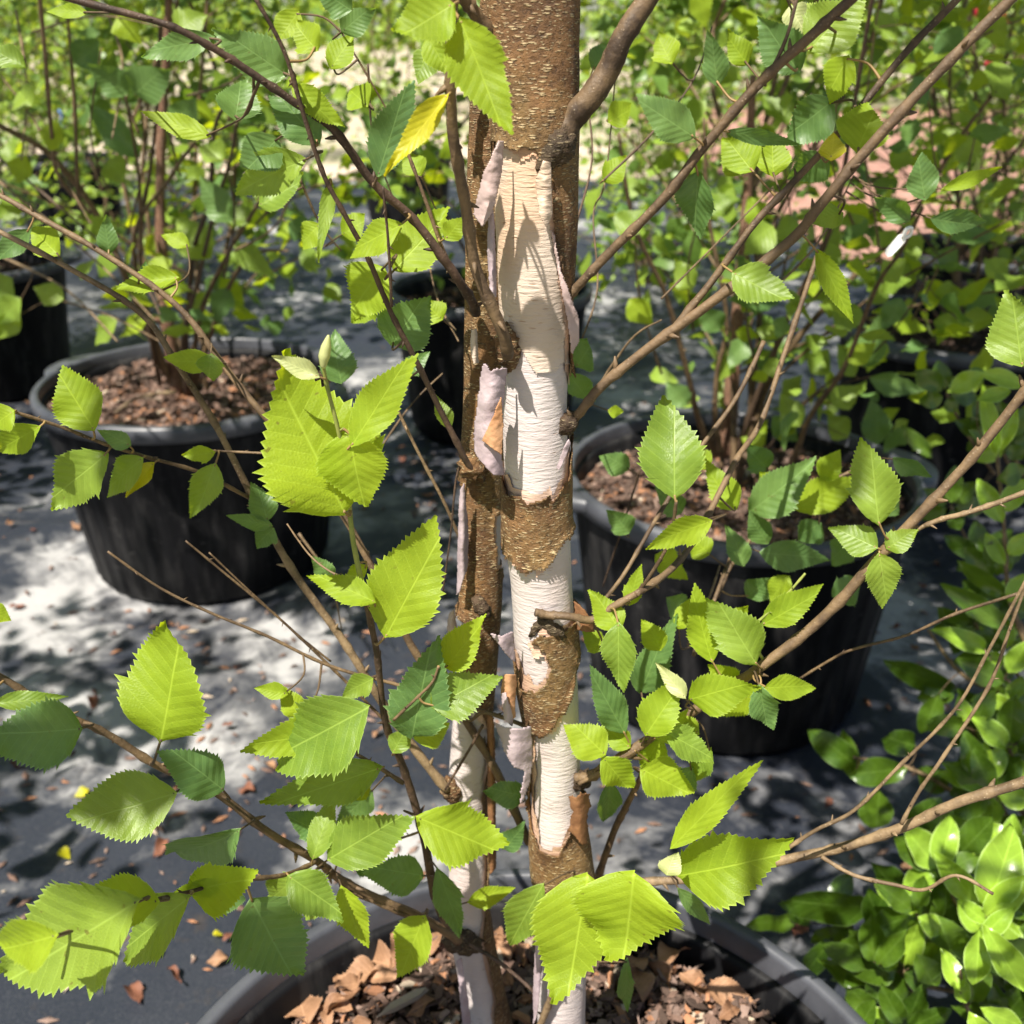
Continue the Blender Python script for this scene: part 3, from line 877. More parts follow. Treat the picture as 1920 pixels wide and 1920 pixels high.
branch(T_, B("1100,1652 1200,1655 1300,1648 1385,1630 1480,1612 1600,1588 1700,1545 1800,1508 1925,1462 2020,1420"), 0.47, 0.40, 9, 14, 'twig_tan', ns=12, label="low pale limb running out to the right edge")
branch(T_, B("1475,1592 1530,1556 1602,1520 1692,1432 1792,1328 1860,1210 1925,1085"), 0.425, 0.40, 5, 4, 'twig_tan', "twig")
branch(T_, B("1690,1545 1725,1480 1762,1428 1852,1290 1892,1180 1930,1080"), 0.415, 0.42, 5, 4, 'twig_tan', "twig")
branch(T_, B("1540,1606 1600,1642 1680,1662 1732,1668 1792,1642 1862,1676"), 0.42, 0.38, 5, 4, 'twig_tan', "twig", knots=True)
branch(T_, B("1720,992 1760,975 1802,965 1860,945 1925,922"), 0.445, 0.43, 6, 7, 'twig_tan', "twig")
branch(T_, B("1500,1272 1560,1235 1602,1216 1702,1190 1792,1152 1925,1108"), 0.50, 0.46, 3, 4, 'twig', "twig")
branch(T_, B("893,588 876,556 832,490 770,410 702,342 622,250 552,190 470,128 400,90 310,46 130,-4 20,-40"), 0.50, 0.42, 12, 8, 'twig_dark', label="dark limb arching to the upper left corner")
branch(T_, B("846,-60 848,0 848,120 856,250 872,380 896,500 945,628 952,668"), 0.40, 0.44, 13, 15, 'twig', label="upright limb in front of the thinner trunk", ns=12)
branch(T_, B("822,-40 862,-12 888,22 925,72"), 0.44, 0.46, 14, 18, 'twig', ns=12)
branch(T_, B("770,-20 815,70 850,122 892,178"), 0.47, 0.50, 9, 13, 'twig_dark')
branch(T_, B("478,-5 530,100 572,220 612,330 652,412 690,492 732,592 782,680 842,802 885,872 905,900"), 0.44, 0.50, 5, 8, 'twig_dark', label="thin dark limb falling from the top left to the trunk")
branch(T_, B("718,350 726,430 731,500 734,575"), 0.45, 0.46, 3, 4, 'twig_dark', "twig")
branch(T_, B("758,268 800,382 832,472 872,548"), 0.50, 0.50, 4, 6, 'twig', "twig")
branch(T_, B("838,1482 770,1392 700,1290 640,1200 540,1058 472,930 402,792 332,682 265,590 130,502 0,434 -80,400"), 0.50, 0.52, 11, 6, 'twig_tan', label="long brown limb leaning to the left edge", ns=12)
branch(T_, B("992,1580 932,1452 872,1352 782,1232 692,1052 600,900 500,776 420,682 330,572 200,482 60,402 0,366 -80,330"), 0.49, 0.55, 11, 6, 'twig', ns=12, label="second long limb leaning left behind the bright leaf")
branch(T_, B("858,1765 822,1692 792,1562 760,1452 726,1350 706,1222 682,1112"), 0.485, 0.415, 12, 7, 'twig_dark', label="upright dark shoot in front of the thinner trunk", ns=12)
branch(T_, B("682,1112 662,1002 653,902 640,822 614,722 604,668"), 0.415, 0.395, 7, 4.5, 'twig_green', "shoot", label="green young shoot carrying the brightest leaf", ns=12)
branch(T_, B("-60,1238 0,1270 100,1324 202,1380 302,1432 402,1490 502,1560 592,1612 642,1650 722,1690 792,1722 862,1762"), 0.37, 0.48, 8, 11, 'twig', label="low limb reaching the left edge", ns=12)
branch(T_, B("592,1616 532,1640 432,1652 352,1672 258,1697 140,1740 20,1790"), 0.415, 0.27, 6, 5, 'twig', "twig")
branch(T_, B("202,1034 300,1102 400,1150 502,1194 622,1250 752,1286 905,1330 990,1362"), 0.44, 0.475, 3, 5, 'twig', "twig", label="bare twig ending over the left pot")
branch(T_, B("348,1014 430,1082 512,1150 572,1202 652,1282 720,1350"), 0.46, 0.48, 2.5, 4, 'twig', "twig")
branch(T_, B("392,1036 470,1110 560,1192 620,1240"), 0.47, 0.485, 2, 3, 'twig', "twig")
branch(T_, B("538,982 580,1040 620,1072 665,1090"), 0.44, 0.42, 2, 3, 'twig', "twig")
branch(T_, B("20,770 110,800 192,832 272,856 372,884 452,924 480,940"), 0.45, 0.515, 4, 5, 'twig', "twig")
branch(T_, B("370,842 420,846 500,850"), 0.50, 0.49, 2.5, 3, 'twig', "twig")
branch(T_, B("738,752 780,840 830,940 862,1010 880,1040"), 0.50, 0.51, 4, 4, 'twig_tan', "twig")
branch(T_, B("830,1110 845,1000 855,900 868,860"), 0.50, 0.50, 2, 3, 'twig_dark', "twig")
branch(T_, B("1004,1148 1030,1155 1066,1158 1108,1162 1150,1142 1192,1114"), 0.4455, 0.446, 10, 9, 'twig', label="twig stub pointing right from the knot on the white trunk")
branch(T_, B("1192,1114 1252,1070 1300,1020 1342,945 1382,862 1422,790 1472,660 1532,480"), 0.446, 0.60, 9, 6, 'twig', label="slim limb continuing up to the right from the knot")
branch(T_, B("1112,1150 1165,1082 1215,1000 1252,938 1312,842 1382,742 1432,640"), 0.45, 0.55, 5, 6, 'twig', "twig")
branch(T_, B("1118,1655 1150,1562 1180,1500 1204,1452"), 0.50, 0.46, 9, 7, 'twig')
branch(T_, B("1498,-20 1478,60 1452,120 1420,168"), 0.44, 0.44, 4, 5, 'twig_dark', "twig")
branch(T_, B("1440,1250 1400,1180 1428,1160 1480,1110 1510,1075"), 0.45, 0.45, 4, 3, 'twig_green', "twig")
branch(T_, B("1085,1470 1140,1440 1190,1408"), 0.45, 0.44, 5, 4, 'twig', "twig")
branch(T_, B("790,1722 760,1716 700,1690 640,1668"), 0.47, 0.45, 7, 5, 'twig', "twig")
branch(T_, B("880,1770 930,1800 980,1840 1010,1870"), 0.49, 0.47, 5, 4, 'twig_dark', "twig")
branch(T_, B("1044,1830 1030,1880 1010,1930"), 0.44, 0.45, 8, 9, 'twig_tan', "twig")
branch(T_, B("852,1320 880,1350 910,1336 985,1362"), 0.485, 0.46, 4, 5, 'twig', "twig")
branch(T_, B("835,1480 880,1405 905,1360"), 0.49, 0.48, 3, 4, 'twig_dark', "twig")
branch(T_, B("1650,1030 1690,1000 1722,985"), 0.445, 0.445, 4, 4, 'twig', "twig")
branch(T_, B("560,1610 660,1650 750,1500 690,1430"), 0.42, 0.42, 3, 3, 'twig', "twig", knots=False) if False else None
branch(T_, B("755,1468 712,1440 670,1415"), 0.43, 0.41, 6, 4, 'twig', "twig")
branch(T_, B("786,1560 750,1572 712,1582"), 0.45, 0.45, 3, 3, 'twig', "twig")
branch(T_, B("738,1350 780,1310 810,1280 822,1250"), 0.42, 0.42, 4, 3, 'twig', "twig")
branch(T_, B("1340,935 1268,962 1264,1020 1215,1085"), 0.50, 0.46, 5, 5, 'twig', "twig") if False else None
branch(T_, B("1192,1114 1215,1085 1255,1015 1268,940"), 0.452, 0.44, 5, 4, 'twig', "twig")
for own_, oo_, ya, yb, rr_, paths in (
    ('left', ltree, 1.5, 1.2, 2.6, "0,140 60,220 120,330 170,420|-20,280 150,420 262,522 300,590|-20,326 172,482 290,600|240,440 270,300 262,180|338,330 310,200 330,60|30,20 50,160 40,300|200,350 170,250 190,90|480,420 560,330 600,240|440,470 520,420 560,300|100,560 200,590 300,640|420,520 440,420 430,330|0,480 120,540 220,640|60,60 180,30 300,50|350,180 440,150 520,60|200,20 230,120 210,260"),
    ('front', T_, 0.60, 0.62, 2.6, "640,60 722,200 790,332 820,400|690,120 700,260 740,380|560,330 600,420 640,470|860,640 820,560 800,470|740,620 700,560 690,520|560,1000 620,1090 640,1180|1090,640 1120,540 1112,400 1136,330 1160,60|1132,338 1222,250 1300,150 1335,50|1100,760 1180,640 1240,600|1240,560 1330,470 1450,350|1200,880 1170,980 1130,1100|1290,1210 1330,1120 1350,1060|700,860 770,760 830,700|1080,420 1110,300 1100,180|1430,560 1530,460 1600,330"),
    ('right', rtree, 1.35, 1.2, 2.6, "1462,540 1482,430 1470,300|1420,700 1402,552 1502,330 1562,150|1660,560 1640,400 1620,250 1650,-10|1700,620 1760,500 1800,380 1840,200|1560,720 1660,640 1740,520|1240,700 1200,560 1190,420|1500,760 1620,660 1700,560|1440,840 1530,740 1660,700|1600,420 1560,300 1580,120|1820,420 1760,330 1740,180|1300,620 1290,500 1320,380")):
    for k_, pth in enumerate(paths.split('|')):
        branch(oo_, B(pth), ya + 0.03 * (k_ % 3), yb + 0.03 * (k_ % 4), rr_ + 0.5 * (k_ % 3), 1.8, ('twig', 'twig_dark', 'twig_tan')[k_ % 3], "twig", owner=own_, ns=7)
# rough collars where limbs leave the trunk
def collar(parent, x, y, Y, rpx, lpx, dx, dy, mat='bark_dark', seed=0, name="branch_collar"):
    pts = []; rad = []
    for q in np.linspace(0, 1, 15):
        p = at(x + dx * q * lpx, y + dy * q * lpx, Y)
        pts.append(p); rad.append(rpx * depth_of(p) / FPX * max(0.05, math.sin(math.pi * (0.06 + 0.88 * q)) ** 0.6))
    v, f = tube(pts, rad, 20)
    c = sum((np.array(p) for p in pts), np.zeros(3)) / len(pts)
    vv = []
    for p in v:
        d = p - c
        k = 1 + 0.28 * noise.noise(Vector(p) * 330) + 0.22 * noise.noise(Vector(p) * 900)
        vv.append(c + d * k)
    return obj(name, mesh(name, vv, f, M[mat]), parent, Matrix.Identity(4))
collar(a, 1012, 322, 0.4475, 20, 90, 0.55, -0.83, seed=1)
collar(a, 1030, 312, 0.4520, 34, 84, 0.40, -0.91, seed=2)
collar(a, 1052, 812, 0.4565, 18, 44, 0.6, -0.8, seed=3)
collar(a, 994, 1192, 0.4500, 9, 52, 0.62, -0.78, seed=4)
collar(a, 1012, 1156, 0.4500, 13, 60, 0.75, 0.65, seed=14)
collar(a, 1070, 1470, 0.4590, 20, 40, 0.9, -0.4, seed=5)
collar(a, 958, 690, 0.4510, 22, 80, -0.15, -1.0, 'bark', seed=6)
collar(b, 900, 900, 0.4985, 24, 60, -0.5, -0.85, 'bark', seed=7)
collar(b, 856, 1500, 0.5040, 18, 44, -0.5, -0.85, 'bark', seed=8)
collar(b, 900, 1772, 0.4985, 24, 70, -1.0, -0.2, 'bark_dark', seed=9)
collar(b, 890, 1122, 0.4965, 14, 44, 0.6, 0.8, 'bark_dark', seed=10)
# bud at the end of the shoot
v, f = tube(smooth_path([at(606, 690, 0.395), at(608, 668, 0.395), at(612, 648, 0.395), at(616, 628, 0.395)], [0.0009, 0.0024, 0.0020, 0.0003], 4)[0],
            smooth_path([at(606, 690, 0.395), at(608, 668, 0.395), at(612, 648, 0.395), at(616, 628, 0.395)], [0.0009, 0.0024, 0.0020, 0.0003], 4)[1], 10)
obj("bud", mesh("bud", v, f, M['leaf_pale']), tree, Matrix.Identity(4))

# ------------------------------------------------------------------ left tree and right tree in their pots
Lk = dict(owner='left')
branch(ltree, B("338,748 322,640 312,560 300,400 304,240 312,90 318,-60"), 1.96, 1.92, 17, 8, 'trunk_red', "trunk", ns=14, **Lk)
branch(ltree, B("352,740 350,640 356,560 362,470 392,380 405,250 420,200"), 1.95, 1.25, 8, 4, 'twig_dark', "branch", **Lk)
branch(ltree, B("360,735 372,600 432,472 482,382 512,330"), 1.94, 1.30, 7, 4, 'twig', "branch", **Lk)
branch(ltree, B("350,720 345,640 372,520 405,395 432,300 442,232"), 1.9, 1.2, 7, 3, 'twig_dark', "branch", **Lk)
branch(ltree, B("300,720 285,640 262,460 285,300 298,180 300,40"), 1.98, 1.5, 6, 4, 'twig_dark', "branch", **Lk)
branch(ltree, B("320,720 250,470 320,332 365,268"), 1.96, 1.35, 6, 4, 'twig', "branch", **Lk)
branch(ltree, B("310,700 200,430 100,300 0,236 -60,200"), 1.96, 1.1, 9, 6, 'twig_tan', "branch", **Lk)
branch(ltree, B("170,400 112,330 100,250 85,100 74,-10"), 1.4, 1.2, 5, 5, 'twig_tan', "branch", **Lk)
branch(ltree, B("150,390 145,340 140,200 126,20"), 1.5, 1.4, 5, 4, 'twig', "branch", **Lk)
branch(ltree, B("260,250 240,200 232,170"), 1.3, 1.3, 3, 3, 'twig', "branch", **Lk)
branch(ltree, B("265,470 262,360 255,290 235,180"), 1.6, 1.3, 5, 3, 'twig', "branch", **Lk)
branch(ltree, B("360,735 420,560 470,480 540,470"), 1.94, 1.5, 7, 3, 'twig', "branch", **Lk)
branch(ltree, B("330,735 260,745 215,775"), 1.85, 1.80, 5, 3, 'twig_tan', "branch", **Lk)
Rk = dict(owner='right')
branch(rtree, B("1362,850 1370,760 1376,640 1392,500 1402,300 1412,140"), 1.52, 1.5, 22, 8, 'trunk_red', "trunk", ns=14, **Rk)
branch(rtree, B("1340,850 1310,785 1290,700 1250,560 1190,420 1160,250"), 1.5, 1.3, 9, 4, 'twig', "branch", **Rk)
branch(rtree, B("1352,850 1342,790 1345,700 1360,600 1330,400 1320,220"), 1.48, 1.4, 8, 4, 'twig', "branch", **Rk)
branch(rtree, B("1380,850 1430,720 1480,590 1560,420 1600,200 1640,-30"), 1.5, 1.2, 9, 5, 'twig_dark', "branch", **Rk)
branch(rtree, B("1390,850 1472,880 1520,780 1580,690 1640,540 1690,470 1730,390"), 1.45, 1.05, 8, 4, 'twig', "branch", **Rk)
branch(rtree, B("1400,850 1450,700 1560,560 1700,420 1800,260 1900,130"), 1.48, 1.35, 9, 4, 'twig', "branch", **Rk)
branch(rtree, B("1330,1150 1370,1050 1440,990 1510,930 1600,890 1640,860"), 0.62, 0.7, 6, 3, 'twig', "branch", **Rk) if False else None
branch(T_, B("1345,1120 1375,1055 1430,990 1500,932 1600,882"), 0.62, 0.66, 5, 4, 'twig', "twig")
branch(T_, B("1300,1230 1345,1110 1372,1040"), 0.56, 0.62, 5, 5, 'twig', "twig")

# ------------------------------------------------------------------ leaves, one by one: base x,y  tip x,y  seen width  kind  [depth]
LEAVES = """
648 966 498 674 215 Y .398|655 805 672 955 115 Y .404|658 838 775 656 72 Y .40|600 708 508 664 34 P .394|722 1196 834 984 128 L .41|706 1130 578 1070 52 Y .405|835 1253 908 1160 68 Y .43
772 1384 806 1210 105 S .425|808 1326 932 1264 84 L .42|776 1386 838 1352 62 L .43|692 1325 497 1432 138 L .39|640 1372 450 1396 78 Y .40|714 1440 498 1512 82 L .405|586 1612 625 1492 48 L .40
614 1612 769 1520 98 L .40|782 1532 943 1600 108 L .40|795 1642 690 1626 66 S .44|986 1492 912 1482 44 S .47|944 1592 985 1548 40 S .47|820 1626 870 1768 52 S .44|876 1692 968 1664 34 Y .45
796 1716 744 1842 76 L .43|640 1660 682 1786 55 L .40|470 1684 546 1832 150 S .38|540 1642 648 1716 78 L .385|450 1556 289 1642 96 S .385|333 1486 126 1548 120 L .37|300 1394 346 1171 165 L .375
420 1482 313 1398 82 S .385|156 1366 -30 1385 112 S .365|-10 1318 127 1308 34 L .36|262 1688 -30 1862 200 L .29|110 1752 -40 1796 96 Y .25|300 1690 120 1696 92 L .31|356 1682 208 1796 108 L .33
352 1672 494 1636 82 Y .35|420 1652 322 1680 34 Y .35|-30 1140 18 1162 40 L .37|178 808 105 691 84 L|201 850 89 943 84 L|269 858 189 922 56 L|290 866 234 932 30 G|246 836 184 804 34 S
404 848 339 858 32 L|405 868 360 978 54 L|512 986 425 970 28 S|502 978 480 903 48 S|514 990 478 1022 44 S|26 770 -24 806 52 L|76 800 -24 852 56 Y|406 680 306 676 42 L .5|396 662 392 714 44 L .5
756 420 648 472 58 L .46|720 500 648 590 98 L .52|738 508 846 388 92 L .5|734 648 793 556 98 S .52|640 720 622 622 62 S .55|834 450 871 404 38 Y .49|843 806 819 735 30 L .49
862 32 950 260 102 L .395|852 6 744 74 98 Y .39|842 175 718 328 44 G .41|708 332 766 146 74 S .45|800 64 848 152 52 L .43|812 90 775 150 50 L .47
402 70 256 102 48 S .47|540 142 400 48 84 S .47|596 96 548 40 60 Y .46|440 226 456 140 74 S .5|396 256 260 210 40 Y .5|262 296 168 188 48 S .7|240 178 170 114 56 S .7|250 178 316 120 68 S .75
576 298 428 356 72 L .5|522 258 458 322 76 S .5|484 386 576 338 64 L .6|600 270 514 168 72 S .46|546 160 641 238 44 Y .46|623 338 592 490 26 L .47|436 416 368 336 54 S .8|396 486 318 402 64 L .8
438 460 516 514 44 L .9|336 520 206 532 46 L .54|264 536 276 490 24 S .56|205 476 194 402 36 S .54|112 480 50 420 58 Y .54|56 430 -10 492 40 S .54|48 126 -24 88 38 L .6|166 24 84 14 26 Y .5|356 462 302 434 30 Y .6
24 522 -20 560 40 L .7|40 560 -10 610 46 L .7|38 590 -10 640 36 L .7|1304 258 1190 184 66 S .44|1310 320 1298 450 70 S .45|1345 162 1332 54 44 S .45|1402 122 1358 60 44 Y .5|1500 136 1424 36 78 S .45
1515 96 1612 -10 98 L .45|1592 102 1545 192 58 Y .47|1606 286 1645 192 92 L .45|1558 302 1564 248 46 G .44|1412 322 1358 252 74 L .47|1450 332 1448 252 60 Y .5|1552 290 1480 348 64 S .47|1360 246 1506 270 28 S .46
1562 188 1470 262 78 S .5|1372 510 1482 572 74 L .43|1582 398 1514 424 44 L .46|1530 466 1602 606 42 Y .45|1735 376 1720 288 54 S .6|1706 416 1645 362 44 S .6|1744 410 1852 426 44 S .6|1765 356 1886 314 26 Y .6
1916 688 1898 542 96 L .44|1742 582 1752 524 32 Y .9|1792 574 1858 514 28 Y .9|1750 604 1812 612 34 L .9|1265 936 1262 738 110 L .44|1336 976 1208 1020 56 L .43|1382 956 1315 866 54 L .55|1404 960 1526 876 72 S .62
1490 956 1612 888 64 Y .63|1648 986 1630 818 82 L .44|1645 834 1646 748 50 S .7|1675 858 1746 904 36 S .6|1646 1028 1556 984 58 L .442|1662 1030 1716 990 44 L .442|1648 1036 1668 1146 60 L .442
1424 1036 1560 1048 58 S .6|1396 1062 1368 984 40 S .6|1630 708 1730 736 40 S .75|1604 706 1564 648 34 L .75|1622 690 1650 600 46 S .75|1335 1242 1294 1096 60 Y .45|1420 1248 1334 1112 78 L .44|1428 1172 1548 1106 54 Y .45
1160 1166 1158 1302 62 L .425|1162 1182 1110 1102 54 Y .44|1180 1136 1198 1060 34 Y .45|1200 1300 1256 1170 60 S .50|1172 1376 1104 1254 58 S .45|1210 1380 1278 1278 68 Y .42|1286 1310 1232 1242 30 P .42
1290 1312 1424 1274 74 Y .43|1432 1286 1328 1352 58 Y .44|1432 1290 1530 1284 46 Y .43|1424 1286 1440 1366 52 S .42|1136 1416 1068 1350 70 L .43|1130 1420 1188 1488 60 Y .43|1200 1440 1302 1494 76 Y .43
1246 1372 1344 1422 58 L .42|1144 1462 1140 1566 44 S .46|1256 1592 1422 1424 50 Y .37|1268 1642 1490 1604 118 L .38|1188 1642 1172 1794 195 L .35|1102 1642 1062 1876 165 L .37|1020 1656 942 1788 70 L .42
1250 1642 1266 1596 40 P .36|1176 1800 1172 1892 28 S .43|1270 1664 1332 1742 30 S .40|1240 1380 1196 1460 60 L .45|700 1480 620 1560 50 S .46|1300 1440 1240 1500 60 S .45|690 1060 640 1100 30 L .43
1560 60 1480 10 60 L .5|1480 10 1510 60 44 P .5|660 20 600 -20 60 S .5|640 60 700 10 50 S .55|620 130 660 60 50 L .55|560 20 520 80 50 Y .6|1080 690 1112 640 60 S .6|1066 700 1110 760 44 S .6|1140 770 1170 775 22 L .6
1230 1386 1292 1338 46 Y .44|1312 1376 1250 1348 40 Y .445|1182 1402 1122 1352 42 L .45|1212 1424 1274 1476 50 Y .45|1334 1402 1290 1462 50 L .45|700 1272 640 1302 46 L .43|562 1342 520 1288 42 Y .42|540 1302 480 1288 30 Y .42
736 1412 766 1360 40 L .43|560 1642 500 1692 60 L .40|606 1652 560 1722 64 L .41|662 1602 724 1642 50 S .43|440 1652 402 1722 60 S .39|600 1560 540 1530 50 S .42|660 1500 690 1440 46 Y .42|1130 1220 1090 1180 40 L .46|1240 1220 1210 1160 44 Y .47
1380 1290 1330 1240 46 Y .45|1360 1180 1400 1130 40 L .5|1270 1180 1300 1120 36 L .5|1440 1020 1400 960 44 S .62|1470 930 1430 880 44 L .63|1540 900 1580 850 44 L .63|1330 880 1290 830 40 L .6|1400 840 1440 790 44 Y .7|1500 800 1460 740 46 L .75
1560 760 1610 720 46 L .75|1590 680 1640 640 40 Y .75|1460 700 1420 650 44 S .75|1350 620 1310 570 44 S .8|1300 540 1260 490 44 L .8|1180 560 1220 610 44 Y .8|1160 440 1200 390 50 L .8|1130 340 1180 300 46 L .65|1140 230 1190 200 46 Y .65|1110 130 1150 80 44 S .65
1240 250 1280 200 50 S .65|1260 120 1230 60 52 L .65|1330 400 1380 360 48 L .7|1430 420 1400 370 46 Y .7|1500 420 1450 440 50 L .7|1650 520 1700 490 44 L .8|1690 560 1660 620 46 S .8|1760 470 1800 500 44 S .8|1800 260 1840 300 50 L .8|1700 180 1750 160 50 S .8
1640 60 1690 40 56 L .8|1760 60 1800 100 54 S .8|1860 180 1900 150 50 L .8|1850 520 1890 480 50 L .8|60 200 20 160 56 L .8|120 260 70 250 50 Y .8|140 120 190 80 52 S .8|60 330 20 300 50 Y .8|200 300 240 340 50 L .8|220 420 160 450 46 L .8|330 240 360 180 50 S .8
420 300 380 270 46 L .8|470 420 430 380 44 L .8|540 420 590 440 46 S .8|500 330 540 300 48 L .8|330 60 380 20 54 L .8|220 30 260 70 52 Y .8|120 560 60 540 44 L .8|220 600 170 640 42 L .8|430 540 400 600 44 S .8|300 380 260 350 46 Y .8|690 200 650 160 56 L .6|720 240 770 210 50 S .6
640 440 690 410 50 L .6|600 420 560 460 48 L .6|790 330 760 280 44 L .6|830 600 790 560 50 L .55|700 560 660 610 52 L .58|760 700 800 660 36 S .56|600 900 640 940 40 L .47|620 1090 590 1040 36 S .46
1180 1000 1140 950 44 S .62|1230 1040 1290 1080 50 L .60|1250 1120 1300 1160 50 S .58|1400 1120 1450 1080 48 S .62|1480 1080 1440 1130 46 L .60|1540 980 1490 1010 50 S .66|1600 1010 1550 1060 50 S .66|1330 1040 1290 1000 46 L .60
1440 880 1400 840 50 S .66|1280 960 1230 920 44 S .62|1590 820 1550 780 46 L .7|1520 700 1560 660 48 L .72|1450 780 1490 830 44 S .72|1380 760 1340 720 48 L .70|1290 760 1250 720 46 S .70|1640 930 1690 960 48 S .66|1560 1120 1620 1090 46 S .62|1180 880 1130 850 44 S .66
"""
LEAF_N = 0
def hang_leaf(owner_obj, owner, b, t, w, mode, Y=None):
    global LEAF_N
    cand = [s for s in BR if owner is None or s[0] == owner]
    best = min(cand, key=lambda s: math.hypot(s[1] - b[0], s[2] - b[1]) + (0 if Y is None else 260 * abs(s[3] - Y)))
    if Y is None: Y = best[3] - 0.006
    if mode == 'L' and owner == 'front' and (b[0] * 7 + b[1] * 3) % 10 < 3: mode = 'Y'
    m, Bp, ax = solve_leaf(b, t, w * (1.06 if mode not in 'QN' else 0.86), Y, mode, 0.46 if mode in 'QN' else WIDTH0)
    lv = LV[mode]
    o = obj("leaf", lv[LEAF_N % len(lv)] if mode != 'Y' or w < 190 else lv[0], owner_obj, m)
    LEAF_N += 1
    dpx = math.hypot(best[1] - b[0], best[2] - b[1])
    d3 = (best[4] - Bp).length
    if d3 < 0.09 and d3 > 0.0005:
        e = best[4]
        mid = (Bp - ax * d3 * 0.22) * 0.5 + e * 0.5
        pr = 0.00042 + 0.0000015 * w
        v, f = tube(*smooth_path([Bp + ax * 0.002, mid, e], [pr, pr, pr * 1.5], 5), 6)
        pm = bpy.data.meshes.new("petiole")
        im = m.inverted()
        pm.from_pydata([tuple(im @ Vector(p)) for p in v], [], f); pm.materials.append(M['petiole' if d3 < 0.022 else 'twig'])
        pm.polygons.foreach_set("use_smooth", [True] * len(pm.polygons))
        p = bpy.data.objects.new("petiole", pm); COL.objects.link(p); p.parent = o
    return o
for row in LEAVES.strip().replace("\n", "|").split("|"):
    q = row.split()
    b_, t_, w_, md = (float(q[0]), float(q[1])), (float(q[2]), float(q[3])), float(q[4]), q[5]
    Yv = float(q[6]) if len(q) > 6 else None
    own, oo = 'front', tree
    if Yv is not None and Yv >= 0.7:
        own, oo = ('left', ltree) if b_[0] < 900 else ('right', rtree)
        Yv = None
    hang_leaf(oo, own, b_, t_, w_, md, Yv)

# ------------------------------------------------------------------ scattered crowns
def rand_leaf_matrix(p, L, r, up=0.35):
    ax = Vector((r.gauss(0, 1), r.gauss(0, 1), r.gauss(-0.25, 0.6))).normalized()
    n = Vector((r.gauss(-0.1, 0.7), r.gauss(-0.3, 0.7), r.gauss(up + 0.4, 0.5)))
    n = (n - ax * n.dot(ax)).normalized()
    w = n.cross(ax)
    m = Matrix.Identity(4)
    wd = L * r.uniform(0.8, 1.15)
    for i in range(3):
        m[i][0] = ax[i] * L; m[i][1] = w[i] * wd; m[i][2] = n[i] * L; m[i][3] = p[i]
    return m

def leaf_mass(name, mats, meshes, M_list, parent, label=None):
    V, F, MI = [], [], []
    tv = []
    for me in meshes:
        tv.append((np.array([tuple(v.co) for v in me.vertices]), [tuple(p.vertices) for p in me.polygons]))
    k0 = 0
    for (m, i, mi) in M_list:
        a_, f_ = tv[i]
        mm = np.array(m)
        V.append(a_ @ mm[:3, :3].T + mm[:3, 3]); 
        F += [tuple(k0 + j for j in q) for q in f_]; MI += [mi] * len(f_)
        k0 += len(a_)
    me = mesh(name, np.concatenate(V), F, mats, True, MI)
    o = obj(name, me, parent, Matrix.Identity(4))
    o['kind'] = 'stuff'
    if label: o['label'] = label
    return o

def in_view(p, marg=60):
    x, y = topx(p)
    return -marg < x < 1920 + marg and -marg < y < 1920 + marg and depth_of(p) > 0.2

def crown(parent, sites, n_obj, meshes_keys, L, seed, mass_mats=None, jitter=0.06, keep=None):
    """sites: twig sample points; the n_obj leaves nearest the camera in view become leaf parts, the rest one mass"""
    r = random.Random(seed)
    items = []
    for p in sites:
        q = Vector(p) + Vector((r.gauss(0, jitter), r.gauss(0, jitter), r.gauss(0, jitter * 0.8)))
        if keep and not keep(q): continue
        items.append(q)
    items.sort(key=lambda q: (0 if in_view(q) else 1, depth_of(q)))
    pool = [m for k in meshes_keys for m in FAR[k]]
    rest = []
    for i, q in enumerate(items):
        m = rand_leaf_matrix(q, L * r.uniform(0.65, 1.2), r)
        if i < n_obj:
            obj("leaf", r.choice(pool), parent, m)
        else:
            rest.append((m, r.randrange(4), 0 if r.random() < 0.6 else 1))
    if rest:
        leaf_mass("foliage", mass_mats or [M['leaf_far'], M['leaf_far_bright']], FAR['L'], rest, parent)

def grow(base, height, spread, n_stems, r0, seed, lean=(0, 0), twigs=9, low=0.15):
    """stems and side twigs as lists of (points, radii); returns tubes and twig sample points"""
    r = random.Random(seed)
    tubes, sites = [], []
    for s in range(n_stems):
        a_ = r.uniform(0, 6.28); sp = spread * r.uniform(0.15, 0.6)
        top = Vector((base[0] + lean[0] + math.cos(a_) * sp, base[1] + lean[1] + math.sin(a_) * sp, base[2] + height * r.uniform(0.8, 1.05)))
        b0 = Vector(base) + Vector((r.uniform(-.03, .03), r.uniform(-.03, .03), 0))
        pts = []
        for i in range(6):
            q = i / 5
            p = b0.lerp(top, q) + Vector((r.gauss(0, .03), r.gauss(0, .03), 0)) * (1 if 0 < i < 5 else 0) * height
            pts.append(p)
        rr = [r0 * (1 - 0.8 * i / 5) for i in range(6)]
        sp_, sr_ = smooth_path(pts, rr, 4)
        tubes.append((sp_, sr_))
        for k in range(twigs):
            q = low + (1 - low) * (k + r.random()) / twigs
            i = min(len(sp_) - 1, int(q * (len(sp_) - 1)))
            p0 = Vector(sp_[i])
            a2 = r.uniform(0, 6.28)
            L = spread * r.uniform(0.4, 0.9) * (1.05 - 0.55 * q)
            d = Vector((math.cos(a2), math.sin(a2), r.uniform(0.25, 1.0))).normalized()
            p1 = p0 + d * L * 0.5 + Vector((0, 0, 0.02)); p2 = p0 + d * L + Vector((0, 0, -0.02))
            tp, tr = smooth_path([p0, p1, p2], [sr_[i] * 0.55, sr_[i] * 0.4, 0.0012], 4)
            tubes.append((tp, tr))
            for j in range(2, len(tp)):
                sites.append(tp[j])
    return tubes, sites

